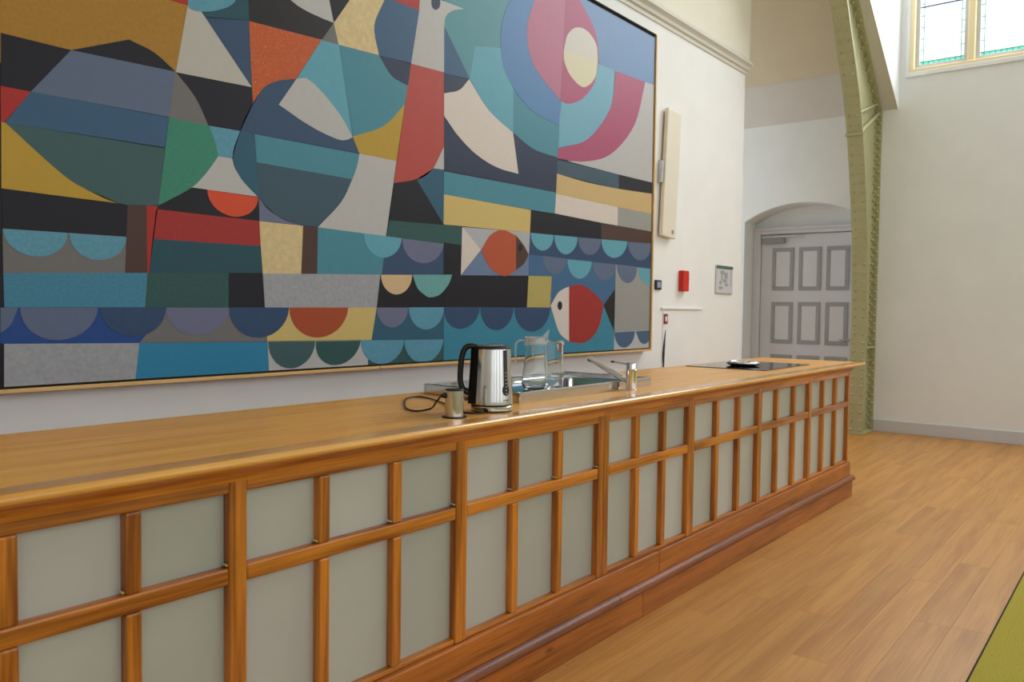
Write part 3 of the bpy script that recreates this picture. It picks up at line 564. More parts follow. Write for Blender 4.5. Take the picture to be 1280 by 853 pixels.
('navydark',4,((3.45,3.09),(3.448,3.077),(3.443,3.064),(3.435,3.053),(3.425,3.045),(3.414,3.039),(3.402,3.038),(3.392,3.041),(3.384,3.047),(3.379,3.056),(3.377,3.068),(3.378,3.081),(3.383,3.093),(3.391,3.104),(3.401,3.113),(3.413,3.118),(3.424,3.12),(3.434,3.117),(3.442,3.111),(3.448,3.101))),
('brick',1,((3.222,2.688),(3.488,2.704),(3.494,2.278),(3.476,2.249),(3.458,2.218),(3.44,2.188),(3.422,2.161),(3.402,2.137),(3.382,2.117),(3.362,2.1),(3.341,2.086),(3.317,2.074),(3.289,2.062),(3.256,2.051),(3.219,2.041),(3.179,2.033),(3.138,2.025),(3.099,2.016))),
('whitegrey',1,((3.494,2.278),(3.496,2.144),(3.408,2.139))),
('petrol',0,((3.099,2.016),(3.289,2.094),(3.407,2.177),(3.495,2.258),(3.501,1.824),(3.29,2.016))),
('petrol',1,((3.408,2.139),(3.496,2.144),(3.497,1.823),(3.271,2.058))),
('black',1,((3.101,2.016),(3.125,2.022),(3.15,2.027),(3.174,2.032),(3.197,2.037),(3.216,2.042),(3.231,2.046),(3.242,2.049),(3.252,2.053),(3.261,2.056),(3.271,2.059),(3.496,1.826),(3.068,1.81))),
('greentex',1,((3.068,1.81),(3.497,1.823),(3.498,1.711),(3.048,1.723))),
('lavender',1,((2.247,1.837),(2.26,1.826),(2.273,1.815),(2.286,1.804),(2.3,1.793),(2.314,1.784),(2.328,1.775),(2.343,1.767),(2.359,1.76),(2.375,1.753),(2.393,1.747),(2.412,1.743),(2.432,1.739),(2.453,1.736),(2.474,1.733),(2.495,1.73),(2.25,1.73))),
('cream',1,((2.25,1.731),(2.497,1.73),(2.486,1.495),(2.265,1.488))),
('brown',1,((2.497,1.73),(2.587,1.733),(2.583,1.499),(2.486,1.495))),
('teal',1,((2.587,1.73),(3.047,1.723),(3.014,1.513),(2.583,1.499))),
('navy',1,((3.047,1.723),(3.498,1.711),(3.501,1.533),(3.014,1.513))),
('lightteal',3,((2.885,1.725),(2.887,1.699),(2.895,1.674),(2.91,1.651),(2.93,1.632),(2.955,1.617),(2.983,1.608),(3.014,1.604),(3.044,1.607),(3.074,1.615),(3.101,1.629),(3.125,1.647),(3.143,1.669),(3.155,1.694),(3.16,1.72))),
('lavender',3,((3.166,1.719),(3.167,1.691),(3.176,1.664),(3.193,1.64),(3.217,1.619),(3.247,1.604),(3.281,1.594),(3.317,1.59),(3.355,1.592),(3.391,1.601),(3.424,1.615),(3.453,1.635),(3.475,1.658),(3.491,1.685),(3.498,1.713))),
('silver',1,((2.265,1.488),(3.004,1.513),(2.979,1.335),(2.278,1.328))),
('black',1,((3.004,1.513),(3.505,1.532),(3.505,1.339),(2.979,1.335))),
('peach',3,((3.008,1.512),(3.011,1.488),(3.02,1.465),(3.034,1.445),(3.053,1.429),(3.075,1.417),(3.1,1.41),(3.126,1.408),(3.152,1.412),(3.177,1.421),(3.199,1.435),(3.217,1.453),(3.231,1.474),(3.239,1.497),(3.242,1.521))),
('palegreen',3,((3.246,1.522),(3.254,1.506),(3.261,1.49),(3.269,1.474),(3.277,1.459),(3.287,1.446),(3.299,1.435),(3.313,1.426),(3.328,1.418),(3.342,1.411),(3.354,1.405),(3.363,1.401),(3.371,1.399),(3.378,1.397),(3.386,1.397),(3.396,1.398),(3.409,1.399),(3.424,1.401),(3.439,1.405),(3.455,1.409),(3.47,1.416),(3.485,1.425),(3.5,1.436),(3.515,1.449),(3.528,1.462),(3.54,1.474),(3.549,1.486),(3.556,1.498),(3.562,1.51),(3.567,1.523),(3.573,1.535))),
('yellowtex',1,((2.293,1.329),(2.979,1.335),(2.944,1.161),(2.292,1.17))),
('rust',3,((2.418,1.33),(2.421,1.296),(2.433,1.265),(2.453,1.236),(2.481,1.213),(2.514,1.195),(2.552,1.184),(2.593,1.181),(2.633,1.185),(2.672,1.197),(2.707,1.215),(2.737,1.239),(2.76,1.268),(2.775,1.299),(2.782,1.333))),
('petrol',1,((2.979,1.335),(3.505,1.341),(3.506,1.152),(2.944,1.161))),
('lavender',3,((2.979,1.335),(2.981,1.31),(2.99,1.287),(3.004,1.267),(3.022,1.25),(3.044,1.237),(3.068,1.229),(3.094,1.226),(3.121,1.229),(3.145,1.238),(3.168,1.251),(3.186,1.268),(3.201,1.289),(3.21,1.312),(3.213,1.337))),
('lightblue',3,((3.218,1.338),(3.221,1.31),(3.232,1.283),(3.248,1.259),(3.271,1.239),(3.298,1.224),(3.328,1.214),(3.36,1.212),(3.392,1.215),(3.422,1.225),(3.45,1.24),(3.473,1.261),(3.49,1.285),(3.501,1.312),(3.505,1.341))),
('whitegrey',1,((2.292,1.168),(2.924,1.159),(2.92,1.028),(2.302,1.029))),
('greenslate',3,((2.299,1.167),(2.301,1.138),(2.309,1.11),(2.324,1.085),(2.344,1.063),(2.369,1.047),(2.398,1.037),(2.428,1.034),(2.459,1.036),(2.488,1.046),(2.515,1.061),(2.538,1.081),(2.556,1.106),(2.567,1.133),(2.572,1.163))),
('greentex',3,((2.577,1.162),(2.576,1.135),(2.582,1.108),(2.595,1.085),(2.615,1.065),(2.64,1.05),(2.67,1.04),(2.702,1.037),(2.735,1.04),(2.767,1.048),(2.797,1.063),(2.824,1.082),(2.845,1.106),(2.86,1.132),(2.868,1.159))),
('greentex',1,((2.924,1.159),(3.506,1.152),(3.508,1.028),(2.92,1.028))),
('lightblue',3,((2.87,1.161),(2.872,1.132),(2.882,1.104),(2.899,1.079),(2.923,1.058),(2.951,1.042),(2.984,1.032),(3.019,1.028),(3.054,1.031),(3.088,1.04),(3.118,1.055),(3.144,1.076),(3.165,1.1),(3.178,1.127),(3.184,1.156))),
('lightblue',3,((3.188,1.156),(3.189,1.126),(3.199,1.098),(3.216,1.073),(3.24,1.051),(3.268,1.035),(3.301,1.028),(3.335,1.028),(3.371,1.028),(3.405,1.033),(3.435,1.049),(3.462,1.069),(3.482,1.094),(3.496,1.122),(3.502,1.152))),
('tealgreen',1,((3.478,3.369),(4.716,3.56),(4.086,2.873),(3.71,2.72),(3.484,2.962))),
('steelblue',2,((3.487,2.966),(3.71,2.721),(3.7,2.712),(3.487,2.698))),
('navydark',2,((3.487,2.699),(3.704,2.714),(3.688,2.697),(3.673,2.679),(3.657,2.662),(3.64,2.645),(3.62,2.631),(3.597,2.619),(3.571,2.609),(3.544,2.6),(3.516,2.591),(3.489,2.582))),
('lightteal',2,((3.758,2.923),(4.061,2.987),(4.133,2.813),(4.14,2.471),(4.089,2.489),(4.037,2.506),(3.986,2.523),(3.937,2.542),(3.891,2.565),(3.85,2.592),(3.814,2.623),(3.779,2.655),(3.745,2.688),(3.71,2.72))),
('teal',1,((4.041,2.834),(4.676,2.751),(4.637,2.388),(4.58,2.39),(4.523,2.391),(4.466,2.393),(4.411,2.396),(4.359,2.402),(4.312,2.412),(4.267,2.426),(4.225,2.441),(4.183,2.456),(4.14,2.471))),
('blue',3,((4.26,3.536),(4.224,3.488),(4.187,3.44),(4.151,3.392),(4.117,3.344),(4.089,3.297),(4.064,3.252),(4.042,3.209),(4.023,3.166),(4.01,3.122),(4.003,3.077),(4.001,3.029),(4.003,2.979),(4.011,2.929),(4.027,2.881),(4.052,2.837),(4.088,2.796),(4.134,2.756),(4.187,2.72),(4.245,2.687),(4.304,2.661),(4.365,2.643),(4.432,2.631),(4.501,2.623),(4.571,2.616),(4.639,2.608),(4.675,2.781),(4.716,3.56))),
('rose',4,((4.483,3.56),(4.455,3.539),(4.427,3.498),(4.399,3.458),(4.372,3.417),(4.349,3.376),(4.327,3.334),(4.305,3.291),(4.287,3.249),(4.273,3.206),(4.268,3.163),(4.27,3.12),(4.277,3.076),(4.291,3.032),(4.313,2.99),(4.346,2.95),(4.394,2.913),(4.454,2.879),(4.521,2.846),(4.591,2.814),(4.656,2.781),(4.698,3.48),(4.705,3.56))),
('crimson',4,((4.705,3.56),(4.698,3.48),(4.656,2.781),(4.679,2.78),(4.7,2.778),(4.722,2.777),(4.745,2.779),(4.772,2.784),(4.803,2.793),(4.837,2.806),(4.873,2.821),(4.908,2.839),(4.941,2.86),(4.973,2.884),(5.006,2.91),(5.036,2.939),(5.064,2.97),(5.086,3.004),(5.104,3.042),(5.118,3.085),(5.128,3.128),(5.133,3.172),(5.135,3.212),(5.132,3.249),(5.125,3.284),(5.113,3.318),(5.097,3.351),(5.074,3.383),(5.044,3.415),(5.006,3.445),(4.963,3.475),(4.92,3.505),(4.878,3.535),(4.748,3.56))),
('bone',5,((4.688,3.132),(5.124,3.172),(5.121,3.193),(5.119,3.216),(5.117,3.238),(5.112,3.258),(5.102,3.277),(5.085,3.294),(5.064,3.31),(5.039,3.324),(5.012,3.335),(4.986,3.343),(4.958,3.347),(4.928,3.348),(4.898,3.345),(4.868,3.34),(4.841,3.332),(4.816,3.321),(4.791,3.307),(4.769,3.29),(4.748,3.271),(4.731,3.251),(4.718,3.23),(4.709,3.206),(4.702,3.181),(4.695,3.156))),
('ivory',5,((4.688,3.132),(5.124,3.172),(5.119,3.144),(5.116,3.117),(5.112,3.089),(5.105,3.063),(5.091,3.038),(5.069,3.014),(5.042,2.988),(5.01,2.965),(4.977,2.947),(4.945,2.936),(4.912,2.934),(4.876,2.94),(4.841,2.95),(4.808,2.963),(4.781,2.975),(4.758,2.989),(4.738,3.005),(4.722,3.023),(4.709,3.04),(4.698,3.057),(4.691,3.072),(4.689,3.087),(4.688,3.102),(4.689,3.117))),
('lightblue2',2,((5.135,3.212),(5.143,3.148),(5.378,3.152),(5.368,3.094),(5.362,3.036),(5.354,2.977),(5.338,2.919),(5.31,2.861),(5.265,2.802),(5.209,2.74),(5.145,2.68),(5.077,2.624),(5.009,2.578),(4.94,2.542),(4.867,2.516),(4.793,2.494),(4.717,2.474),(4.643,2.451),(4.656,2.781),(5.023,3.095))),
('crimson',2,((5.371,3.153),(5.834,3.173),(5.807,3.1),(5.782,3.025),(5.756,2.951),(5.724,2.879),(5.683,2.812),(5.629,2.748),(5.565,2.686),(5.496,2.628),(5.424,2.576),(5.353,2.531),(5.281,2.495),(5.207,2.467),(5.132,2.445),(5.057,2.427),(4.984,2.412),(4.913,2.4),(4.843,2.393),(4.773,2.389),(4.704,2.386),(4.634,2.382),(4.643,2.454),(4.717,2.476),(4.792,2.496),(4.867,2.517),(4.94,2.543),(5.009,2.578),(5.077,2.624),(5.145,2.679),(5.21,2.74),(5.266,2.802),(5.31,2.861),(5.337,2.919),(5.351,2.977),(5.358,3.036),(5.363,3.094))),
('blue2',2,((4.717,3.56),(5.978,3.56),(5.978,3.179),(5.371,3.153),(5.137,3.147),(5.012,3.447),(4.721,3.56))),
('whitegrey',1,((5.834,3.173),(5.978,3.179),(5.978,2.383),(4.755,2.382),(4.984,2.412),(5.058,2.433),(5.133,2.452),(5.208,2.472),(5.282,2.497),(5.353,2.531),(5.424,2.576),(5.496,2.628),(5.565,2.686),(5.629,2.748),(5.683,2.812),(5.724,2.879),(5.756,2.951),(5.782,3.025),(5.807,3.1))),
('pinkwhite',3,((3.706,2.714),(3.742,2.683),(3.777,2.652),(3.813,2.621),(3.85,2.591),(3.891,2.565),(3.936,2.543),(3.985,2.523),(4.035,2.505),(4.086,2.488),(4.136,2.47),(4.198,2.215),(4.155,2.217),(4.112,2.218),(4.069,2.219),(4.027,2.221),(3.985,2.226),(3.945,2.232),(3.904,2.24),(3.865,2.25),(3.826,2.261),(3.79,2.273),(3.754,2.286),(3.72,2.302),(3.687,2.318),(3.655,2.336),(3.625,2.354),(3.596,2.372),(3.569,2.392),(3.543,2.413),(3.517,2.434),(3.491,2.454),(3.489,2.583),(3.516,2.592),(3.544,2.601),(3.571,2.609),(3.597,2.619),(3.62,2.631),(3.64,2.645),(3.658,2.661),(3.674,2.679),(3.689,2.696))),
('navydark',2,((3.491,2.467),(4.136,2.473),(4.179,2.458),(4.222,2.442),(4.266,2.426),(4.311,2.413),(4.359,2.402),(4.411,2.396),(4.466,2.393),(4.523,2.391),(4.58,2.39),(4.637,2.388),(4.624,2.145),(3.495,2.141))),
('slatedark',1,((4.626,2.37),(5.453,2.383),(5.457,2.268),(4.628,2.277))),
('black',1,((5.453,2.383),(5.978,2.388),(5.978,2.296),(5.457,2.268))),
('tan',2,((4.628,2.277),(4.703,2.274),(4.778,2.271),(4.852,2.268),(4.929,2.266),(5.009,2.265),(5.095,2.265),(5.183,2.266),(5.274,2.268),(5.366,2.27),(5.457,2.272),(5.978,2.296),(5.978,2.133),(5.447,2.132),(4.621,2.137))),
('pinkwhite',1,((4.621,2.137),(5.447,2.132),(5.449,1.987),(4.613,2.001))),
('greywarm',1,((5.447,2.132),(5.978,2.133),(5.978,1.987),(5.449,1.99))),
('black',1,((4.342,1.996),(4.613,2.001),(5.213,1.987),(5.22,1.869),(4.332,1.846))),
('brown',1,((5.212,1.991),(5.978,1.988),(5.978,1.888),(5.22,1.869))),
('teal',1,((3.493,2.135),(4.626,2.146),(4.613,1.998),(3.497,2.001))),
('yellowtex',1,((3.497,2.001),(4.339,1.996),(4.332,1.846),(3.495,1.826))),
('greentex',1,((3.495,1.826),(3.659,1.825),(3.659,1.716),(3.497,1.721))),
('black',1,((3.497,1.721),(3.659,1.716),(3.651,1.535),(3.499,1.529))),
('lightgrey',1,((3.659,1.825),(4.332,1.846),(4.325,1.699),(3.834,1.702))),
('periwinkle',1,((3.834,1.702),(4.325,1.699),(4.323,1.559),(3.651,1.535))),
('pinkwhite',2,((3.659,1.825),(3.834,1.7),(3.651,1.537))),
('brickorange',3,((4.181,1.816),(4.186,1.59),(4.173,1.584),(4.16,1.577),(4.147,1.57),(4.134,1.564),(4.121,1.559),(4.108,1.554),(4.095,1.55),(4.082,1.547),(4.067,1.546),(4.049,1.548),(4.026,1.553),(3.999,1.56),(3.971,1.569),(3.944,1.581),(3.92,1.595),(3.9,1.612),(3.882,1.633),(3.866,1.655),(3.851,1.678),(3.834,1.7),(3.853,1.721),(3.87,1.743),(3.889,1.765),(3.907,1.784),(3.927,1.8),(3.949,1.813),(3.971,1.823),(3.994,1.831),(4.018,1.836),(4.043,1.839),(4.069,1.838),(4.097,1.834),(4.125,1.828),(4.153,1.821))),
('brown',3,((4.181,1.816),(4.199,1.804),(4.216,1.792),(4.234,1.781),(4.25,1.769),(4.265,1.757),(4.278,1.746),(4.289,1.734),(4.299,1.722),(4.31,1.711),(4.32,1.699),(4.31,1.686),(4.301,1.672),(4.291,1.659),(4.28,1.646),(4.268,1.634),(4.253,1.624),(4.237,1.615),(4.22,1.607),(4.203,1.599),(4.186,1.59))),
('black',4,((4.25,1.739),(4.249,1.732),(4.246,1.725),(4.241,1.719),(4.235,1.715),(4.228,1.714),(4.221,1.714),(4.215,1.717),(4.21,1.722),(4.207,1.729),(4.205,1.737),(4.206,1.744),(4.209,1.751),(4.214,1.757),(4.22,1.761),(4.227,1.762),(4.234,1.762),(4.241,1.759),(4.246,1.754),(4.249,1.747))),
('black',1,((3.499,1.529),(4.323,1.559),(4.31,1.348),(3.502,1.341))),
('olive',1,((4.323,1.559),(4.588,1.565),(4.574,1.349),(4.31,1.348))),
('brightblue2',1,((3.502,1.341),(4.574,1.349),(4.621,1.343),(5.42,1.422),(5.426,1.029),(3.506,1.028))),
('navytex',3,((3.506,1.34),(3.508,1.311),(3.517,1.284),(3.534,1.26),(3.558,1.24),(3.587,1.224),(3.62,1.215),(3.656,1.212),(3.692,1.216),(3.727,1.226),(3.759,1.241),(3.787,1.262),(3.808,1.287),(3.823,1.314),(3.829,1.343))),
('navytex',3,((3.836,1.343),(3.839,1.311),(3.85,1.28),(3.869,1.253),(3.894,1.23),(3.925,1.213),(3.96,1.203),(3.996,1.2),(4.033,1.203),(4.069,1.214),(4.1,1.232),(4.127,1.255),(4.148,1.283),(4.161,1.313),(4.167,1.346))),
('navytex',3,((4.174,1.346),(4.178,1.31),(4.192,1.275),(4.215,1.245),(4.247,1.22),(4.284,1.201),(4.326,1.189),(4.371,1.185),(4.415,1.19),(4.458,1.202),(4.496,1.222),(4.528,1.248),(4.553,1.279),(4.568,1.313),(4.574,1.349))),
('navytex',1,((4.332,1.847),(5.978,1.89),(5.978,1.679),(5.431,1.686),(4.323,1.696))),
('midblue',2,((4.323,1.699),(5.431,1.69),(5.422,1.35),(4.574,1.343),(4.588,1.565),(4.323,1.558))),
('lightteal',3,((4.34,1.845),(4.343,1.82),(4.352,1.796),(4.367,1.775),(4.388,1.758),(4.412,1.745),(4.44,1.737),(4.469,1.735),(4.498,1.738),(4.526,1.747),(4.552,1.761),(4.573,1.779),(4.589,1.801),(4.599,1.825),(4.603,1.85))),
('lightteal',3,((4.611,1.851),(4.613,1.822),(4.623,1.796),(4.639,1.772),(4.66,1.752),(4.687,1.737),(4.717,1.729),(4.748,1.726),(4.78,1.73),(4.811,1.741),(4.839,1.757),(4.863,1.777),(4.882,1.802),(4.894,1.83),(4.899,1.858))),
('slate',3,((4.905,1.857),(4.908,1.83),(4.919,1.804),(4.937,1.782),(4.961,1.763),(4.99,1.749),(5.022,1.742),(5.056,1.74),(5.091,1.744),(5.123,1.754),(5.153,1.77),(5.178,1.79),(5.197,1.814),(5.209,1.841),(5.213,1.868))),
('lightteal',3,((5.22,1.867),(5.222,1.837),(5.234,1.809),(5.255,1.784),(5.283,1.764),(5.318,1.749),(5.357,1.741),(5.399,1.738),(5.441,1.743),(5.482,1.754),(5.519,1.771),(5.55,1.794),(5.575,1.82),(5.591,1.848),(5.598,1.879))),
('slate',3,((5.605,1.877),(5.612,1.846),(5.627,1.816),(5.651,1.79),(5.683,1.768),(5.72,1.752),(5.76,1.743),(5.803,1.741),(5.845,1.746),(5.885,1.757),(5.921,1.776),(5.95,1.799),(5.971,1.827),(5.978,1.857),(5.978,1.889))),
('slate',3,((4.475,1.7),(4.478,1.675),(4.488,1.65),(4.505,1.628),(4.527,1.609),(4.554,1.595),(4.584,1.586),(4.615,1.582),(4.647,1.585),(4.678,1.593),(4.705,1.606),(4.728,1.624),(4.746,1.646),(4.757,1.67),(4.761,1.696))),
('lightteal',3,((4.775,1.693),(4.778,1.664),(4.788,1.636),(4.805,1.611),(4.829,1.59),(4.858,1.574),(4.891,1.564),(4.925,1.561),(4.96,1.564),(4.994,1.574),(5.025,1.59),(5.051,1.611),(5.071,1.636),(5.084,1.664),(5.089,1.693))),
('slate',3,((5.099,1.69),(5.103,1.662),(5.116,1.634),(5.136,1.61),(5.162,1.589),(5.194,1.574),(5.229,1.564),(5.266,1.561),(5.303,1.564),(5.338,1.574),(5.369,1.589),(5.396,1.61),(5.415,1.634),(5.427,1.661),(5.431,1.69))),
('slate',3,((5.445,1.685),(5.451,1.656),(5.465,1.628),(5.485,1.602),(5.511,1.581),(5.542,1.565),(5.575,1.555),(5.61,1.551),(5.644,1.554),(5.676,1.564),(5.705,1.579),(5.728,1.6),(5.745,1.625),(5.754,1.652),(5.756,1.682))),
('lightteal',3,((5.768,1.682),(5.778,1.663),(5.788,1.643),(5.798,1.624),(5.81,1.606),(5.824,1.59),(5.842,1.577),(5.862,1.566),(5.884,1.557),(5.904,1.55),(5.922,1.546),(5.937,1.545),(5.95,1.547),(5.961,1.551),(5.973,1.556),(5.978,1.559),(5.978,1.679))),
('greywarm',2,((5.431,1.688),(5.978,1.681),(5.978,1.176),(5.428,1.168))),
('pinkwhite',3,((4.798,1.501),(4.809,1.109),(4.783,1.121),(4.757,1.131),(4.731,1.143),(4.706,1.158),(4.682,1.179),(4.66,1.209),(4.639,1.245),(4.619,1.285),(4.599,1.325),(4.579,1.364),(4.598,1.384),(4.616,1.404),(4.635,1.424),(4.654,1.443),(4.675,1.459),(4.698,1.47),(4.722,1.479),(4.748,1.487),(4.773,1.494))),
('redtex',3,((4.798,1.501),(4.832,1.506),(4.867,1.511),(4.901,1.516),(4.935,1.519),(4.97,1.517),(5.005,1.509),(5.042,1.497),(5.079,1.483),(5.114,1.468),(5.145,1.452),(5.174,1.439),(5.202,1.426),(5.227,1.412),(5.246,1.394),(5.255,1.371),(5.255,1.34),(5.245,1.302),(5.229,1.261),(5.209,1.222),(5.185,1.19),(5.158,1.164),(5.125,1.141),(5.089,1.122),(5.051,1.107),(5.013,1.097),(4.974,1.093),(4.934,1.094),(4.892,1.099),(4.85,1.105),(4.809,1.109))),
('black',4,((4.717,1.364),(4.716,1.354),(4.712,1.345),(4.706,1.338),(4.698,1.334),(4.69,1.332),(4.681,1.334),(4.673,1.338),(4.666,1.345),(4.662,1.354),(4.66,1.363),(4.661,1.373),(4.665,1.382),(4.671,1.389),(4.679,1.393),(4.688,1.395),(4.697,1.393),(4.705,1.389),(4.712,1.382),(4.716,1.373))),
('blackbrown',3,((5.265,1.373),(5.424,1.5),(5.417,1.181))),
('whitegrey',2,((5.428,1.168),(5.978,1.176),(5.978,1.028),(5.426,1.029))),
('slateblue',3,((5.432,1.165),(5.435,1.137),(5.446,1.111),(5.464,1.087),(5.488,1.068),(5.517,1.053),(5.55,1.045),(5.585,1.042),(5.62,1.046),(5.653,1.056),(5.683,1.071),(5.709,1.091),(5.728,1.115),(5.741,1.142),(5.745,1.17))),
('slateblue',3,((5.757,1.169),(5.77,1.152),(5.783,1.133),(5.796,1.115),(5.81,1.099),(5.824,1.087),(5.84,1.077),(5.857,1.07),(5.875,1.066),(5.893,1.064),(5.91,1.063),(5.927,1.066),(5.943,1.071),(5.959,1.078),(5.975,1.086),(5.978,1.092),(5.978,1.174))),

)
YF = 1.555
mu = thing('mural', 'long geometric mural of birds, fish and waves in a pale timber frame', 'painting', (3.0, YF, 1.0))
TEX = {'ochre': 30, 'redtex': 60, 'navytex': 50, 'orange': 120, 'silver': 25, 'greentex': 40, 'brightblue': 90, 'tealblue': 40, 'yellowtex': 90, 'lightblue': 35, 'brightblue2': 60, 'cream': 20, 'green': 40}
amat = {}
def deepen(rgb):
    g = sum(rgb) / 3
    return tuple(max(8, min(255, (g + (v - g) * 1.02) * 0.93)) for v in rgb)
for k_, (rgb, nm) in COLS.items():
    rgb = deepen(rgb)
    sc_ = TEX.get(k_, 14)
    amat[k_] = mat('paint_' + nm.replace(' ', '_') + '_' + k_, rgb, 0.45, noise=0.09 if k_ in TEX else 0.02, scale=sc_ * 2.0, stretch=(1, 1, 1), detail=6, spec=0.28)
# orange ground flecked with yellow
t_ = amat['orange'].node_tree; r_ = [n for n in t_.nodes if n.type == 'VALTORGB'][0]
r_.color_ramp.elements[-1].position = 0.62; e_ = r_.color_ramp.elements.new(0.69); e_.color = lin((226, 170, 70))
for a, b in ((-0.46, 1.153), (1.156, 3.574), (3.580, 6.0)):
    box('backing_panel', (a, b, YF + 0.004, YF + 0.045, 1.022, 3.575), M['shadowgap'], mu)
def inlay(c, lv, pts):
    y0, y1 = YF + 0.0042, YF - 0.0006 * lv
    area_ = sum(p[0] * q[1] - q[0] * p[1] for p, q in zip(pts, pts[1:] + pts[:1]))
    if area_ < 0: pts = pts[::-1]
    bm = bmesh.new()
    F_ = [bm.verts.new((p[0], y1, p[1])) for p in pts]; B_ = [bm.verts.new((p[0], y0, p[1])) for p in pts]
    bm.faces.new(F_)
    for i in range(len(F_)):
        j = (i + 1) % len(F_); bm.faces.new((F_[j], F_[i], B_[i], B_[j]))
    o = put('inlay', bm, amat[c], mu); o['label'] = COLS[c][1] + ' inlay'; return o
R_ = lambda x0, x1, z0, z1: [(x0, z0), (x1, z0), (x1, z1), (x0, z1)]
for c, q in (('ochre', R_(1.157, 2.0, 2.2, 3.56)), ('petroldark', R_(2.0, 2.6, 2.3, 3.56)), ('cream', R_(2.6, 3.2, 2.5, 3.56)), ('steelblue', R_(3.2, 3.578, 2.4, 3.56)), ('tealgreen', R_(3.578, 4.2, 2.4, 3.56)), ('blue', R_(4.2, 4.72, 2.5, 3.56)), ('blue2', R_(4.72, 5.978, 2.9, 3.56)),
             ('vermilion', R_(-0.45, 1.153, 1.75, 1.95)), ('cream', R_(-0.45, 1.153, 1.40, 1.75)), ('black', R_(-0.45, 1.153, 1.25, 1.40)), ('slate', R_(0.2, 1.153, 1.14, 1.25)), ('royal', R_(-0.45, 0.2, 1.14, 1.25)), ('silver', R_(-0.45, 1.153, 1.03, 1.14)), ('mustard', R_(-0.45, 1.153, 1.95, 2.5)), ('petrol', R_(-0.45, 1.153, 2.5, 3.56)), ('black', R_(1.157, 5.978, 1.028, 3.56))):
    inlay(c, 0 if c != 'black' or q[1][0] < 2 else -1, q)
for c, lv, pts in INLAYS: inlay(c, lv, [tuple(p) for p in pts])
box('frame_rail', (-0.50, 2.996, YF - 0.012, YW, 1.003, 1.0185), M['artframe'], mu, 0.002)
box('frame_rail', (3.0, 6.008, YF - 0.012, YW, 1.003, 1.0185), M['artframe'], mu, 0.002)
box('frame_rail', (-0.50, 6.008, YF - 0.002, YW, 3.582, 3.596), M['shadowgap'], mu, 0.002)  # solid dark strip painted as the shadow along the top edge
box('frame_stile', (5.990, 6.008, YF - 0.012, YW, 1.0187, 3.5815), M['artframe'], mu, 0.002)
box('frame_stile', (-0.50, -0.484, YF - 0.012, YW, 1.0187, 3.5815), M['artframe'], mu, 0.002)

# ================================================================== bar counter
XA, XB = -1.30, 6.165         # its two ends
bc = thing('bar_counter', 'long varnished pine bar front with two rows of frosted panes', 'counter', (2.4, 0.3, 0.0))
posts = [(-0.47, 0.05), (0.335, 0.05), (1.154, 0.048), (1.972, 0.052), (2.845, 0.080), (3.631, 0.068), (4.486, 0.055), (5.33, 0.05), (6.165, 0.040)]   # right edge, width
mull = [(-0.20, 0.06), (0.641, 0.89), (1.412, 1.681), (2.247, 2.518), (3.101, 3.344), (3.916, 4.192), (4.755, 5.045), (5.60, 5.875)]
mull = [(-1.0, -0.74)] + mull
MW = 0.036; FT = 0.024        # mullion width, frame thickness
ZB0, ZB1, ZM0, ZM1, ZT0, ZT1 = 0.252, 0.268, 0.657, 0.700, 0.882, 0.935
prev = XA
rnd = random.Random(3)
for i, ((pr_, pw), mm) in enumerate(zip(posts, mull)):
    pl = pr_ - pw
    if pw > 0.06:             # two stiles side by side where two units meet
        h = pw / 2
        box('stile', (pl, pl + h - 0.0012, 0.0, FT + 0.02, ZB0, ZT1 + 0.004), M['pine_z'], bc, 0.004, 2)
        box('stile', (pl + h + 0.0012, pr_, 0.0, FT + 0.02, ZB0, ZT1 + 0.004), M['pine_z'], bc, 0.004, 2)
    else:
        box('stile', (pl, pr_, -0.001, FT + 0.02, ZB0, ZT1 + 0.004), M['pine_z'], bc, 0.005, 2)
    a, b = prev, pl
    box('top_rail', (a, b, 0.001, FT + 0.02, ZT0, ZT1), M['pine_x'], bc, 0.004, 2)
    box('mid_rail', (a, b, 0.001, FT + 0.02, ZM0, ZM1), M['pine_x'], bc, 0.006, 2)
    box('bottom_rail', (a, b, 0.004, FT + 0.02, ZB0, ZB1), M['pine_x'], bc, 0.004, 2)
    xs = [a] + [e for m_ in mm for e in (m_ - MW, m_)] + [b]
    for m_ in mm:
        box('mullion', (m_ - MW, m_, 0.001, FT + 0.02, ZM1, ZT0), M['pine_z'], bc, 0.005, 2)
        box('mullion', (m_ - MW, m_, 0.001, FT + 0.02, ZB1, ZM0), M['pine_z'], bc, 0.005, 2)
    for c, d in ((xs[0], xs[1]), (xs[2], xs[3]), (xs[4], xs[5])):
        for z0, z1 in ((ZB1, ZM0), (ZM1, ZT0)):
            box('pane', (c, d, FT + 0.003, FT + 0.008, z0, z1), M['frosted_pale'] if rnd.random() < (0.55 if z0 < 0.5 else 0.25) else M['frosted'], bc)
        if c < 2.6: 
            bm = bmesh.new(); add_tube(bm, [(d - 0.006, 0.004, ZM1 + 0.008), (d - 0.006, FT, ZM1 + 0.008)], 0.0035, 8)
            put('glazing_pin', bm, M['chrome'], bc, 40)
    prev = pr_
box('back_board', (XA, XB - 0.03, FT + 0.03, FT + 0.045, ZB0, ZT1), M['backing'], bc)
box('end_panel', (XB - 0.022, XB, FT + 0.021, 0.70, 0.0, ZT1), M['pine_z'], bc, 0.003)
box('end_panel', (XA, XA + 0.022, FT + 0.021, 0.70, 0.0, ZT1), M['pine_z'], bc, 0.003)
box('rear_panel', (XA + 0.022, XB - 0.022, 0.68, 0.70, 0.0, ZT1), M['pine_base'], bc, 0.003)
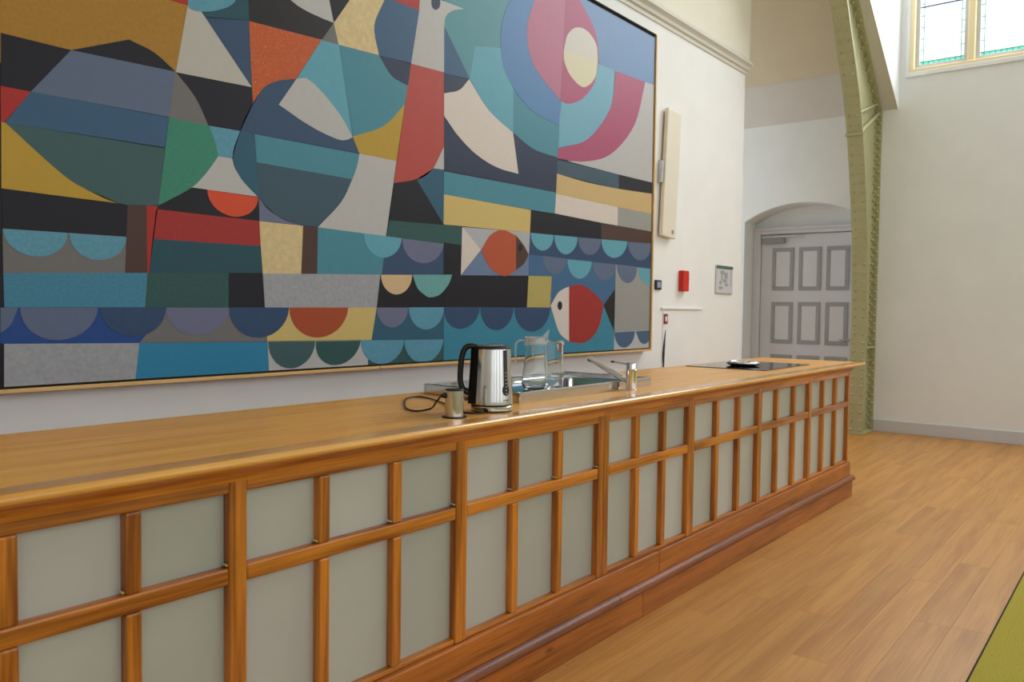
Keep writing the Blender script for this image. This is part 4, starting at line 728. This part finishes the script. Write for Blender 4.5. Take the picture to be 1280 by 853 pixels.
# plinth: upper board in two lengths, half round bead, lower board
for a, b in ((XA, 3.268), (3.270, XB + 0.012)):
    box('plinth_board', (a, b, -0.014, FT + 0.02, 0.148, ZB0), M['pine_base'], bc, 0.006, 2)
pfb = [(0.0, 0.152), (-0.014, 0.152), (-0.030, 0.148), (-0.040, 0.138), (-0.042, 0.126), (-0.036, 0.116), (-0.026, 0.112), (0.0, 0.112)]
for a, b in ((XA, 2.9), (2.902, XB + 0.045)):
    prism('bead', pfb, 0, a, b, M['bead'], bc, 40)
for a, b in ((XA, 3.10), (3.102, XB + 0.035)):
    box('plinth_board', (a, b, -0.026, 0.0, 0.0, 0.112), M['pine_base'], bc, 0.002)
# cove under the worktop
pfc = [(0.02, 0.9485), (-0.026, 0.9485), (-0.026, 0.944), (-0.019, 0.938), (-0.010, 0.931), (-0.005, 0.922), (-0.003, 0.910), (0.02, 0.910)]
for a, b in ((XA, 2.80), (2.802, 3.595), (3.597, XB + 0.004)):
    prism('cove_moulding', pfc, 0, a, b, M['pine_x'], bc, 40)

# worktop: rounded front board and field boards with an opening for the sink
wt = thing('worktop', 'long honey coloured timber worktop on the bar counter', 'worktop', (2.4, 0.3, 0.949))
nb_ = [(0.035, 0.949), (-0.030, 0.949), (-0.036, 0.949), (-0.041, 0.951), (-0.0445, 0.956), (-0.0455, 0.961), (-0.0435, 0.9665), (-0.039, 0.9705), (-0.034, HC), (-0.029, HC), (0.035, HC)]
for a, b in ((XA - 0.04, 3.60), (3.6012, XB + 0.22)):
    prism('front_board', nb_, 0, a, b, M['nosing'], wt, 50)
SX0, SX1, SY0, SY1 = 2.50, 3.50, 0.20, 0.68
for y0, y1 in ((0.0353, 0.20), (0.2003, 0.36), (0.3603, 0.52), (0.5203, 0.68), (0.6803, 0.755)):
    if 0.19 < y0 < 0.6:
        box('board', (XA - 0.04, SX0, y0, y1, 0.949, HC - 0.0002), M['worktop'], wt, 0.0008)
        box('board', (SX1, XB + 0.22, y0, y1, 0.949, HC - 0.0002), M['worktop'], wt, 0.0008)
    else:
        box('board', (XA - 0.04, XB + 0.22, y0, y1, 0.949, HC - 0.0002), M['worktop'], wt, 0.0008)

# ------------------------------------------------------------------ sink with raised rim
sk_ = thing('sink', 'stainless steel sink with raised rim let into the worktop', 'sink', (2.99, 0.44, HC))
ox0, ox1, oy0, oy1, rz = 2.475, 3.515, 0.181, 0.700, 1.014
bm = bmesh.new(); w = 0.012
add_box(bm, ox0, ox1, oy0, oy0 + w, HC, rz, 0.003, 2); add_box(bm, ox0, ox1, oy1 - w, oy1, HC, rz, 0.003, 2)
add_box(bm, ox0, ox0 + w, oy0 + w, oy1 - w, HC, rz, 0.003, 2); add_box(bm, ox1 - w, ox1, oy0 + w, oy1 - w, HC, rz, 0.003, 2)
put('rim', bm, M['sink'], sk_)
drn = box('drainer', (ox0 + w, 2.965, oy0 + w, oy1 - w, 0.976, 0.990), M['sink'], sk_)
bm = bmesh.new()
for k in range(7):
    y = 0.27 + k * 0.055; add_box(bm, 2.55, 2.66, y - 0.006, y + 0.006, 0.990, 0.9925, 0.002)
put('drainer_rib', bm, M['sink'], drn)
bm = bmesh.new()
def loop(x0, x1, y0, y1, z, r, n=5):
    P = []
    for cx, cy, a0 in ((x1 - r, y1 - r, 0), (x0 + r, y1 - r, 90), (x0 + r, y0 + r, 180), (x1 - r, y0 + r, 270)):
        for k in range(n + 1):
            a = math.radians(a0 + 90 * k / n); P.append(bm.verts.new((cx + r * math.cos(a), cy + r * math.sin(a), z)))
    return P
rg = [loop(2.965, ox1 - w, oy0 + w, oy1 - w, 0.990, 0.002), loop(2.995, 3.475, 0.225, 0.655, 0.990, 0.05), loop(3.0, 3.47, 0.23, 0.65, 0.984, 0.05), loop(3.005, 3.465, 0.235, 0.645, 0.86, 0.05), loop(3.03, 3.44, 0.26, 0.62, 0.845, 0.05)]
for a, b in zip(rg, rg[1:]):
    for i in range(len(a)): bm.faces.new((a[i], a[(i + 1) % len(a)], b[(i + 1) % len(b)], b[i]))
bm.faces.new(rg[-1]); bmesh.ops.recalc_face_normals(bm, faces=bm.faces[:])
bsn = put('basin', bm, M['sink'], sk_, 40)
bm = bmesh.new(); add_lathe(bm, [(0.0, 0.004), (0.035, 0.004), (0.042, 0.0)], 24, (3.235, 0.44, 0.845)); put('drain', bm, M['chrome'], bsn, 40)

# ------------------------------------------------------------------ mixer tap
tp = thing('mixer_tap', 'chrome mixer tap with slanting spout in front of the sink', 'tap', (3.25, 0.137, HC))
bm = bmesh.new(); add_lathe(bm, [(0.0, 0.0), (0.029, 0.0), (0.029, 0.004), (0.0245, 0.006), (0.0245, 0.088), (0.0255, 0.090), (0.0255, 0.094), (0.0235, 0.096), (0.0235, 0.122), (0.021, 0.126), (0.0, 0.127)], 32); obj('body', bm, M['chrome'], tp, 35)
bm = bmesh.new(); add_tube(bm, [(0, 0.0, 0.045), (0, 0.035, 0.049), (0, 0.055, 0.056), (0, 0.10, 0.076), (0, 0.16, 0.103), (0, 0.232, 0.135)], [0.016, 0.016, 0.0155, 0.0135, 0.012, 0.011], 14, [0.018, 0.018, 0.018, 0.018, 0.017, 0.016]); spo = obj('spout', bm, M['chrome'], tp, 50)
bm = bmesh.new(); add_tube(bm, [(0, 0.226, 0.134), (0, 0.229, 0.120)], 0.010, 14); obj('aerator', bm, M['chrome'], spo, 50)
bm = bmesh.new(); add_tube(bm, [(0, 0.018, 0.118), (0, 0.05, 0.121), (0, 0.095, 0.125)], [0.005, 0.004, 0.0035], 10, [0.011, 0.008, 0.006]); lev = obj('lever', bm, M['chrome'], tp, 50)
bm = bmesh.new(); add_tube(bm, [(0, 0.092, 0.1247), (0, 0.108, 0.126)], 0.0045, 10, 0.0075); obj('lever_tip', bm, M['black'], lev, 50)['label'] = 'black lever tip'

# ------------------------------------------------------------------ glass jugs
ZD = 0.9906
j1 = thing('glass_jug', 'clear glass jug with lid, hooked handle and raised spout by the sink', 'jug', (2.815, 0.36, ZD))
prof = [(0.0, 0.0), (0.040, 0.0), (0.050, 0.004), (0.0605, 0.022), (0.0615, 0.034), (0.058, 0.055), (0.051, 0.10), (0.0465, 0.15), (0.0455, 0.195), (0.0435, 0.195), (0.0445, 0.15), (0.049, 0.10), (0.056, 0.055), (0.059, 0.034), (0.0575, 0.024), (0.048, 0.012), (0.0, 0.011)]
bm = bmesh.new(); add_lathe(bm, prof, 40); obj('body', bm, M['glass'], j1, 60)
# view frame at the jug: left in the photograph is towards (-0.62, 0.78)
bm = bmesh.new(); add_lathe(bm, [(0.0475, 0.192), (0.0475, 0.226), (0.044, 0.229), (0.0, 0.229), (0.0, 0.224), (0.042, 0.222), (0.0457, 0.192)], 40); jl = obj('lid', bm, M['lidplastic'], j1, 50)
lx, ly = -0.62, 0.785
bm = bmesh.new()
S_ = [(-lx * 0.025 + ly * t, -ly * 0.025 - lx * t, 0.2285) for t in (-0.032, 0, 0.032)]; T_ = [(-lx * 0.058 + ly * t, -ly * 0.058 - lx * t, 0.232 + 0.03) for t in (-0.009, 0, 0.009)]; U_ = [(-lx * 0.046 + ly * t, -ly * 0.046 - lx * t, 0.20) for t in (-0.022, 0, 0.022)]
vv = [[bm.verts.new(p) for p in r] for r in (S_, T_, U_)]
for r0, r1 in ((0, 1), (1, 2), (2, 0)):
    for k in range(2): bm.faces.new((vv[r0][k], vv[r0][k + 1], vv[r1][k + 1], vv[r1][k]))
bm.faces.new((vv[0][0], vv[1][0], vv[2][0])); bm.faces.new((vv[0][2], vv[2][2], vv[1][2]))
bmesh.ops.recalc_face_normals(bm, faces=bm.faces[:]); obj('spout', bm, M['lidplastic'], jl, 60)
hp = [(lx * r, ly * r, z) for r, z in ((0.044, 0.209), (0.062, 0.211), (0.078, 0.206), (0.086, 0.19), (0.087, 0.16), (0.086, 0.13), (0.086, 0.108))]
bm = bmesh.new(); add_tube(bm, spline(hp, 5), 0.0042, 10, 0.007); obj('handle', bm, M['lidplastic'], jl, 60)
bm = bmesh.new(); add_tube(bm, [(lx * 0.01, ly * 0.01, 0.222), (lx * 0.012, ly * 0.012, 0.13)], [0.008, 0.004], 10); obj('stopper_stem', bm, M['lidplastic'], jl, 60)
j2 = thing('glass_carafe', 'straight clear glass carafe with flared lip behind the lidded jug', 'carafe', (2.985, 0.405, ZD))
j2.location.x = 2.925; j2.location.y = 0.34
bm = bmesh.new()
prof = [(0.0, 0.0), (0.036, 0.0), (0.039, 0.004), (0.039, 0.05), (0.038, 0.19), (0.040, 0.203), (0.043, 0.208), (0.041, 0.209), (0.0365, 0.203), (0.0355, 0.19), (0.0365, 0.05), (0.0365, 0.014), (0.0, 0.012)]
add_lathe(bm, prof, 40)
for v in bm.verts:
    if v.co.z > 0.195:
        d = -(v.co.x * lx + v.co.y * ly)
        if d > 0.02: v.co.x -= lx * (d - 0.02) * 0.45; v.co.y -= ly * (d - 0.02) * 0.45
obj('body', bm, M['glass'], j2, 60)


# ------------------------------------------------------------------ kettle on its base
KX, KY = 2.233, 0.119
kb = thing('kettle_base', 'round steel base of the kettle with black power cord on the worktop', 'stand', (KX, KY, HC))
bm = bmesh.new(); add_lathe(bm, [(0.0, 0.0), (0.072, 0.0), (0.074, 0.004)], 40); add_lathe(bm, [(0.066, 0.023), (0.0, 0.0232)], 40); obj('foot', bm, M['black'], kb, 40)
bm = bmesh.new(); add_lathe(bm, [(0.0735, 0.0035), (0.0765, 0.007), (0.0765, 0.019), (0.073, 0.0225), (0.065, 0.0228)], 48); obj('ring', bm, M['steel'], kb, 40)
fa = math.radians(205)
bm = bmesh.new(); add_tube(bm, [(0.070 * math.cos(fa), 0.070 * math.sin(fa), 0.0085), (0.079 * math.cos(fa), 0.079 * math.sin(fa), 0.0085)], 0.0075, 10); obj('cord_notch', bm, M['black'], kb, 40)
wc = [(KX + 0.074 * math.cos(fa), KY + 0.074 * math.sin(fa), 0.9765), (2.125, 0.085, 0.9766), (2.095, 0.125, 0.9766), (2.135, 0.235, 0.9766), (2.22, 0.327, 0.9766), (2.275, 0.42, 0.9766), (2.325, 0.515, 0.9766), (2.342, 0.592, 0.9766), (2.276, 0.592, 0.9766), (2.155, 0.485, 0.9766), (2.033, 0.347, 0.9766), (2.008, 0.27, 0.9772), (2.02, 0.215, 0.990), (1.985, 0.155, 1.022), (1.966, 0.118, 1.044)]
bm = bmesh.new(); add_tube(bm, [Vector(p) - Vector((KX, KY, HC)) for p in spline(wc, 8)], 0.0034, 8); obj('cord', bm, M['black'], kb, 60)
kt = thing('kettle', 'brushed steel kettle with black handle standing on its base', 'kettle', (KX, KY, HC + 0.0235))
bm = bmesh.new(); add_lathe(bm, [(0.0, 0.0), (0.0745, 0.0), (0.0755, 0.003)], 48); obj('seat_ring', bm, M['black'], kt, 40)
bm = bmesh.new(); add_lathe(bm, [(0.0755, 0.003), (0.0755, 0.006), (0.0745, 0.02), (0.069, 0.12), (0.0655, 0.196), (0.064, 0.200)], 64); kbody = obj('body', bm, M['steel'], kt, 40)
bm = bmesh.new(); add_lathe(bm, [(0.0645, 0.199), (0.0648, 0.203), (0.062, 0.208), (0.05, 0.211), (0.0, 0.213)], 48); kl = obj('lid', bm, M['black'], kt, 40)
bm = bmesh.new(); add_lathe(bm, [(0.030, 0.2125), (0.044, 0.2122), (0.042, 0.2135), (0.030, 0.2142), (0.0, 0.2145)], 40); obj('lid_plate', bm, M['chrome'], kl, 40)
ha = math.radians(134)
def pol(r, a, z): return Vector((r * math.cos(a), r * math.sin(a), z))
def krad(z): return 0.0755 - (z - 0.006) / 0.19 * 0.010
bm = bmesh.new(); G = []
for i in range(14):                       # black spine hugging the body below the handle
    z = 0.004 + 0.2 * i / 13; R0 = krad(z)
    G.append([bm.verts.new(pol(R0 + 0.0016 + 0.010 * max(0, 1 - (k_ / 0.52) ** 2), ha + k_, z)) for k_ in [-0.62 + 1.24 * q / 12 for q in range(13)]])
for a, b in zip(G, G[1:]):
    for k_ in range(12): bm.faces.new((a[k_], a[k_ + 1], b[k_ + 1], b[k_]))
bmesh.ops.solidify(bm, geom=bm.faces[:], thickness=0.004)
bmesh.ops.recalc_face_normals(bm, faces=bm.faces[:]); obj('spine', bm, M['black'], kt, 50)
hp = [pol(r, ha, z) for r, z in ((0.055, 0.203), (0.078, 0.208), (0.097, 0.200), (0.108, 0.172), (0.113, 0.130), (0.114, 0.088), (0.108, 0.062), (0.094, 0.046), (0.078, 0.040))]
side = Vector((-math.sin(ha), math.cos(ha), 0))
bm = bmesh.new(); add_tube(bm, spline(hp, 5), 0.0105, 12, 0.013, side.cross(Vector((0, 0, 1)))); obj('handle', bm, M['black'], kt, 60)
bm = bmesh.new(); add_tube(bm, [pol(0.086, ha, 0.020), pol(0.098, ha, 0.016)], 0.006, 10, 0.012); obj('switch', bm, M['darkgrey'], kt, 50)
ga = math.radians(262)
def patch(name, z0, z1, half_w, off, m, n=10, oval=False):
    bm = bmesh.new(); rows_ = []
    for i in range(n + 1):
        z = z0 + (z1 - z0) * i / n; R0 = krad(z) + off
        hw = half_w * (math.sqrt(max(0.02, 1 - (2 * i / n - 1) ** 2)) if oval else 1)
        rows_.append([bm.verts.new(pol(R0, ga + (k_ / 3 - 1) * hw / R0, z)) for k_ in range(7)])
    for a, b in zip(rows_, rows_[1:]):
        for k_ in range(6): bm.faces.new((a[k_], a[k_ + 1], b[k_ + 1], b[k_]))
    bmesh.ops.solidify(bm, geom=bm.faces[:], thickness=0.001)
    bmesh.ops.recalc_face_normals(bm, faces=bm.faces[:]); obj(name, bm, m, kbody, 50)
patch('gauge_strip', 0.055, 0.196, 0.0085, 0.0010, M['darkgrey'])
patch('button_plate', 0.036, 0.074, 0.0150, 0.0016, M['darkgrey'], 14, True)
for z in (0.043, 0.055, 0.067, 0.079, 0.092, 0.105, 0.117):
    bm = bmesh.new(); bmesh.ops.create_icosphere(bm, subdivisions=2, radius=0.0021, matrix=Matrix.Translation(pol(krad(z) + 0.0022, ga, z))); obj('light_dot', bm, M['white'], kbody, 60)
patch('maker_mark', 0.0185, 0.0215, 0.012, 0.0008, M['darkgrey'], 2)

# ------------------------------------------------------------------ pop-up socket
so = thing('power_socket', 'short steel cylinder power socket with black top beside the kettle', 'socket', (2.008, 0.095, HC))
bm = bmesh.new(); add_lathe(bm, [(0.0, 0.0), (0.0425, 0.0), (0.0425, 0.002), (0.040, 0.004), (0.031, 0.0045), (0.0, 0.0045)], 36); obj('collar', bm, M['black'], so, 40)
bm = bmesh.new(); add_lathe(bm, [(0.0305, 0.0045), (0.0305, 0.090)], 40); obj('sleeve', bm, M['steel'], so, 40)
bm = bmesh.new(); add_lathe(bm, [(0.0305, 0.090), (0.031, 0.0925), (0.0295, 0.095), (0.0, 0.0955)], 40); obj('cap', bm, M['black'], so, 40)
pg = thing('power_plug', 'small black plug at the cord end in the steel power socket', 'plug', (1.978, 0.118, 1.045))
bm = bmesh.new(); add_tube(bm, [(0.013, -0.010, 0.002), (0.004, -0.003, 0.001), (-0.008, 0.000, 0.0)], [0.010, 0.010, 0.006], 10); obj('housing', bm, M['black'], pg, 40)

# ------------------------------------------------------------------ hob and dish
hb = thing('hob', 'black glass hob set in the far end of the worktop', 'hob', (5.3, 0.43, HC))
box('glass_plate', (4.92, 5.74, 0.155, 0.695, HC, HC + 0.005), M['blackglass'], hb, 0.002)
for x, y, r in ((5.12, 0.30, 0.09), (5.12, 0.55, 0.075), (5.53, 0.30, 0.075), (5.53, 0.56, 0.09)):
    bm = bmesh.new(); add_lathe(bm, [(r - 0.002, HC + 0.0052), (r, HC + 0.0054), (r + 0.002, HC + 0.0052)], 40, (x, y, 0)); put('cooking_ring', bm, M['darkgrey'], hb, 40)
ds = thing('steel_dish', 'low round polished steel dish lying on the black hob', 'dish', (5.235, 0.43, HC + 0.0055))
bm = bmesh.new(); add_lathe(bm, [(0.0, 0.0), (0.080, 0.0), (0.094, 0.004)] + [(0.100 + 0.012 * math.cos(a_ / 10 * math.pi), 0.018 + 0.011 * math.sin(a_ / 10 * math.pi)) for a_ in range(-3, 11)] + [(0.084, 0.012), (0.07, 0.006), (0.0, 0.005)], 48); obj('bowl', bm, M['chrome'], ds, 50)
bm = bmesh.new(); add_lathe(bm, [(0.0, 0.005), (0.03, 0.006), (0.034, 0.014), (0.022, 0.026), (0.0, 0.03)], 24); obj('knob', bm, M['chrome'], ds, 50)

# ================================================================== things on the mural wall
sp = thing('column_speaker', 'tall cream column loudspeaker on a bracket beside the mural', 'speaker', (6.355, YW - 0.033, 2.51))
bm = bmesh.new(); add_box(bm, -0.125, 0.125, -0.018, 0.018, -0.545, 0.545, 0.010, 2); o = obj('cabinet', bm, M['speaker'], sp)
bm = bmesh.new(); add_lathe(bm, [(0.0, 0.0), (0.02, 0.0), (0.02, 0.003), (0.0, 0.004)], 20); bmesh.ops.rotate(bm, verts=bm.verts[:], cent=(0, 0, 0), matrix=Matrix.Rotation(math.radians(90), 3, 'X')); bmesh.ops.translate(bm, verts=bm.verts[:], vec=(0.06, -0.0182, -0.49)); obj('badge', bm, M['closer'], sp, 40)
sp.rotation_euler = (0, math.radians(3.6), 0)
bm = bmesh.new(); add_box(bm, -0.06, 0.02, 0.0181, 0.031, -0.08, 0.10, 0.002); add_box(bm, -0.165, -0.137, -0.012, 0.031, -0.10, 0.09, 0.004); add_box(bm, -0.137, -0.05, 0.0185, 0.028, -0.03, 0.03); obj('bracket', bm, M['alu'], sp)
rb = thing('red_box', 'small bright red metal key box on the white wall', 'box', (6.72, YW, 1.605))
box('body', (6.613, 6.733, YW - 0.04, YW, 1.513, 1.698), M['red'], rb, 0.004, 2)
rdoor = box('door', (6.615, 6.731, YW - 0.046, YW - 0.0405, 1.516, 1.695), M['red'], rb, 0.003)
bm = bmesh.new(); add_tube(bm, [(6.715, YW - 0.046, 1.625), (6.715, YW - 0.054, 1.625)], 0.008, 12); put('lock', bm, M['alu'], rdoor, 40)
ev = thing('notice_frame', 'framed escape plan with green heading on the white wall', 'notice', (7.57, YW, 1.645))
box('frame', (7.375, 7.765, YW - 0.012, YW, 1.508, 1.787), M['paper'], ev, 0.003)
box('heading', (7.38, 7.762, YW - 0.0135, YW - 0.0121, 1.752, 1.783), M['greenprint'], ev)
bm = bmesh.new()
for x0, x1, z0, z1 in ((7.47, 7.56, 1.70, 1.735), (7.49, 7.52, 1.64, 1.70), (7.56, 7.64, 1.66, 1.72), (7.53, 7.62, 1.62, 1.655), (7.45, 7.50, 1.60, 1.635), (7.58, 7.65, 1.585, 1.615), (7.44, 7.53, 1.555, 1.58)):
    add_box(bm, x0, x1, YW - 0.0132, YW - 0.0121, z0, z1)
put('plan_print', bm, M['plan'], ev)
bm = bmesh.new()
for k_ in range(7): add_box(bm, 7.70, 7.74, YW - 0.0132, YW - 0.0121, 1.725 - k_ * 0.022, 1.735 - k_ * 0.022)
put('key_print', bm, M['planred'], ev)
box('base_bar', (7.385, 7.76, YW - 0.0135, YW - 0.0121, 1.511, 1.517), M['closer'], ev)
tc_ = thing('control_panel', 'small black touch panel with grey screen by the mural frame', 'control panel', (6.24, YW, 1.56))
hsg = box('housing', (6.17, 6.272, YW - 0.018, YW, 1.515, 1.598), M['black'], tc_, 0.005, 2)
box('screen', (6.188, 6.252, YW - 0.0195, YW - 0.0181, 1.532, 1.582), M['screen'], hsg)
rs = thing('red_switch', 'small red wall switch with white rocker above the flush door handle', 'switch', (6.39, YW - 0.006, 1.265))
plt = box('plate', (6.338, 6.405, YW - 0.014, YW - 0.006, 1.222, 1.31), M['darkred'], rs, 0.005, 2)
box('rocker', (6.350, 6.384, YW - 0.018, YW - 0.0141, 1.245, 1.288), M['white'], plt, 0.003)
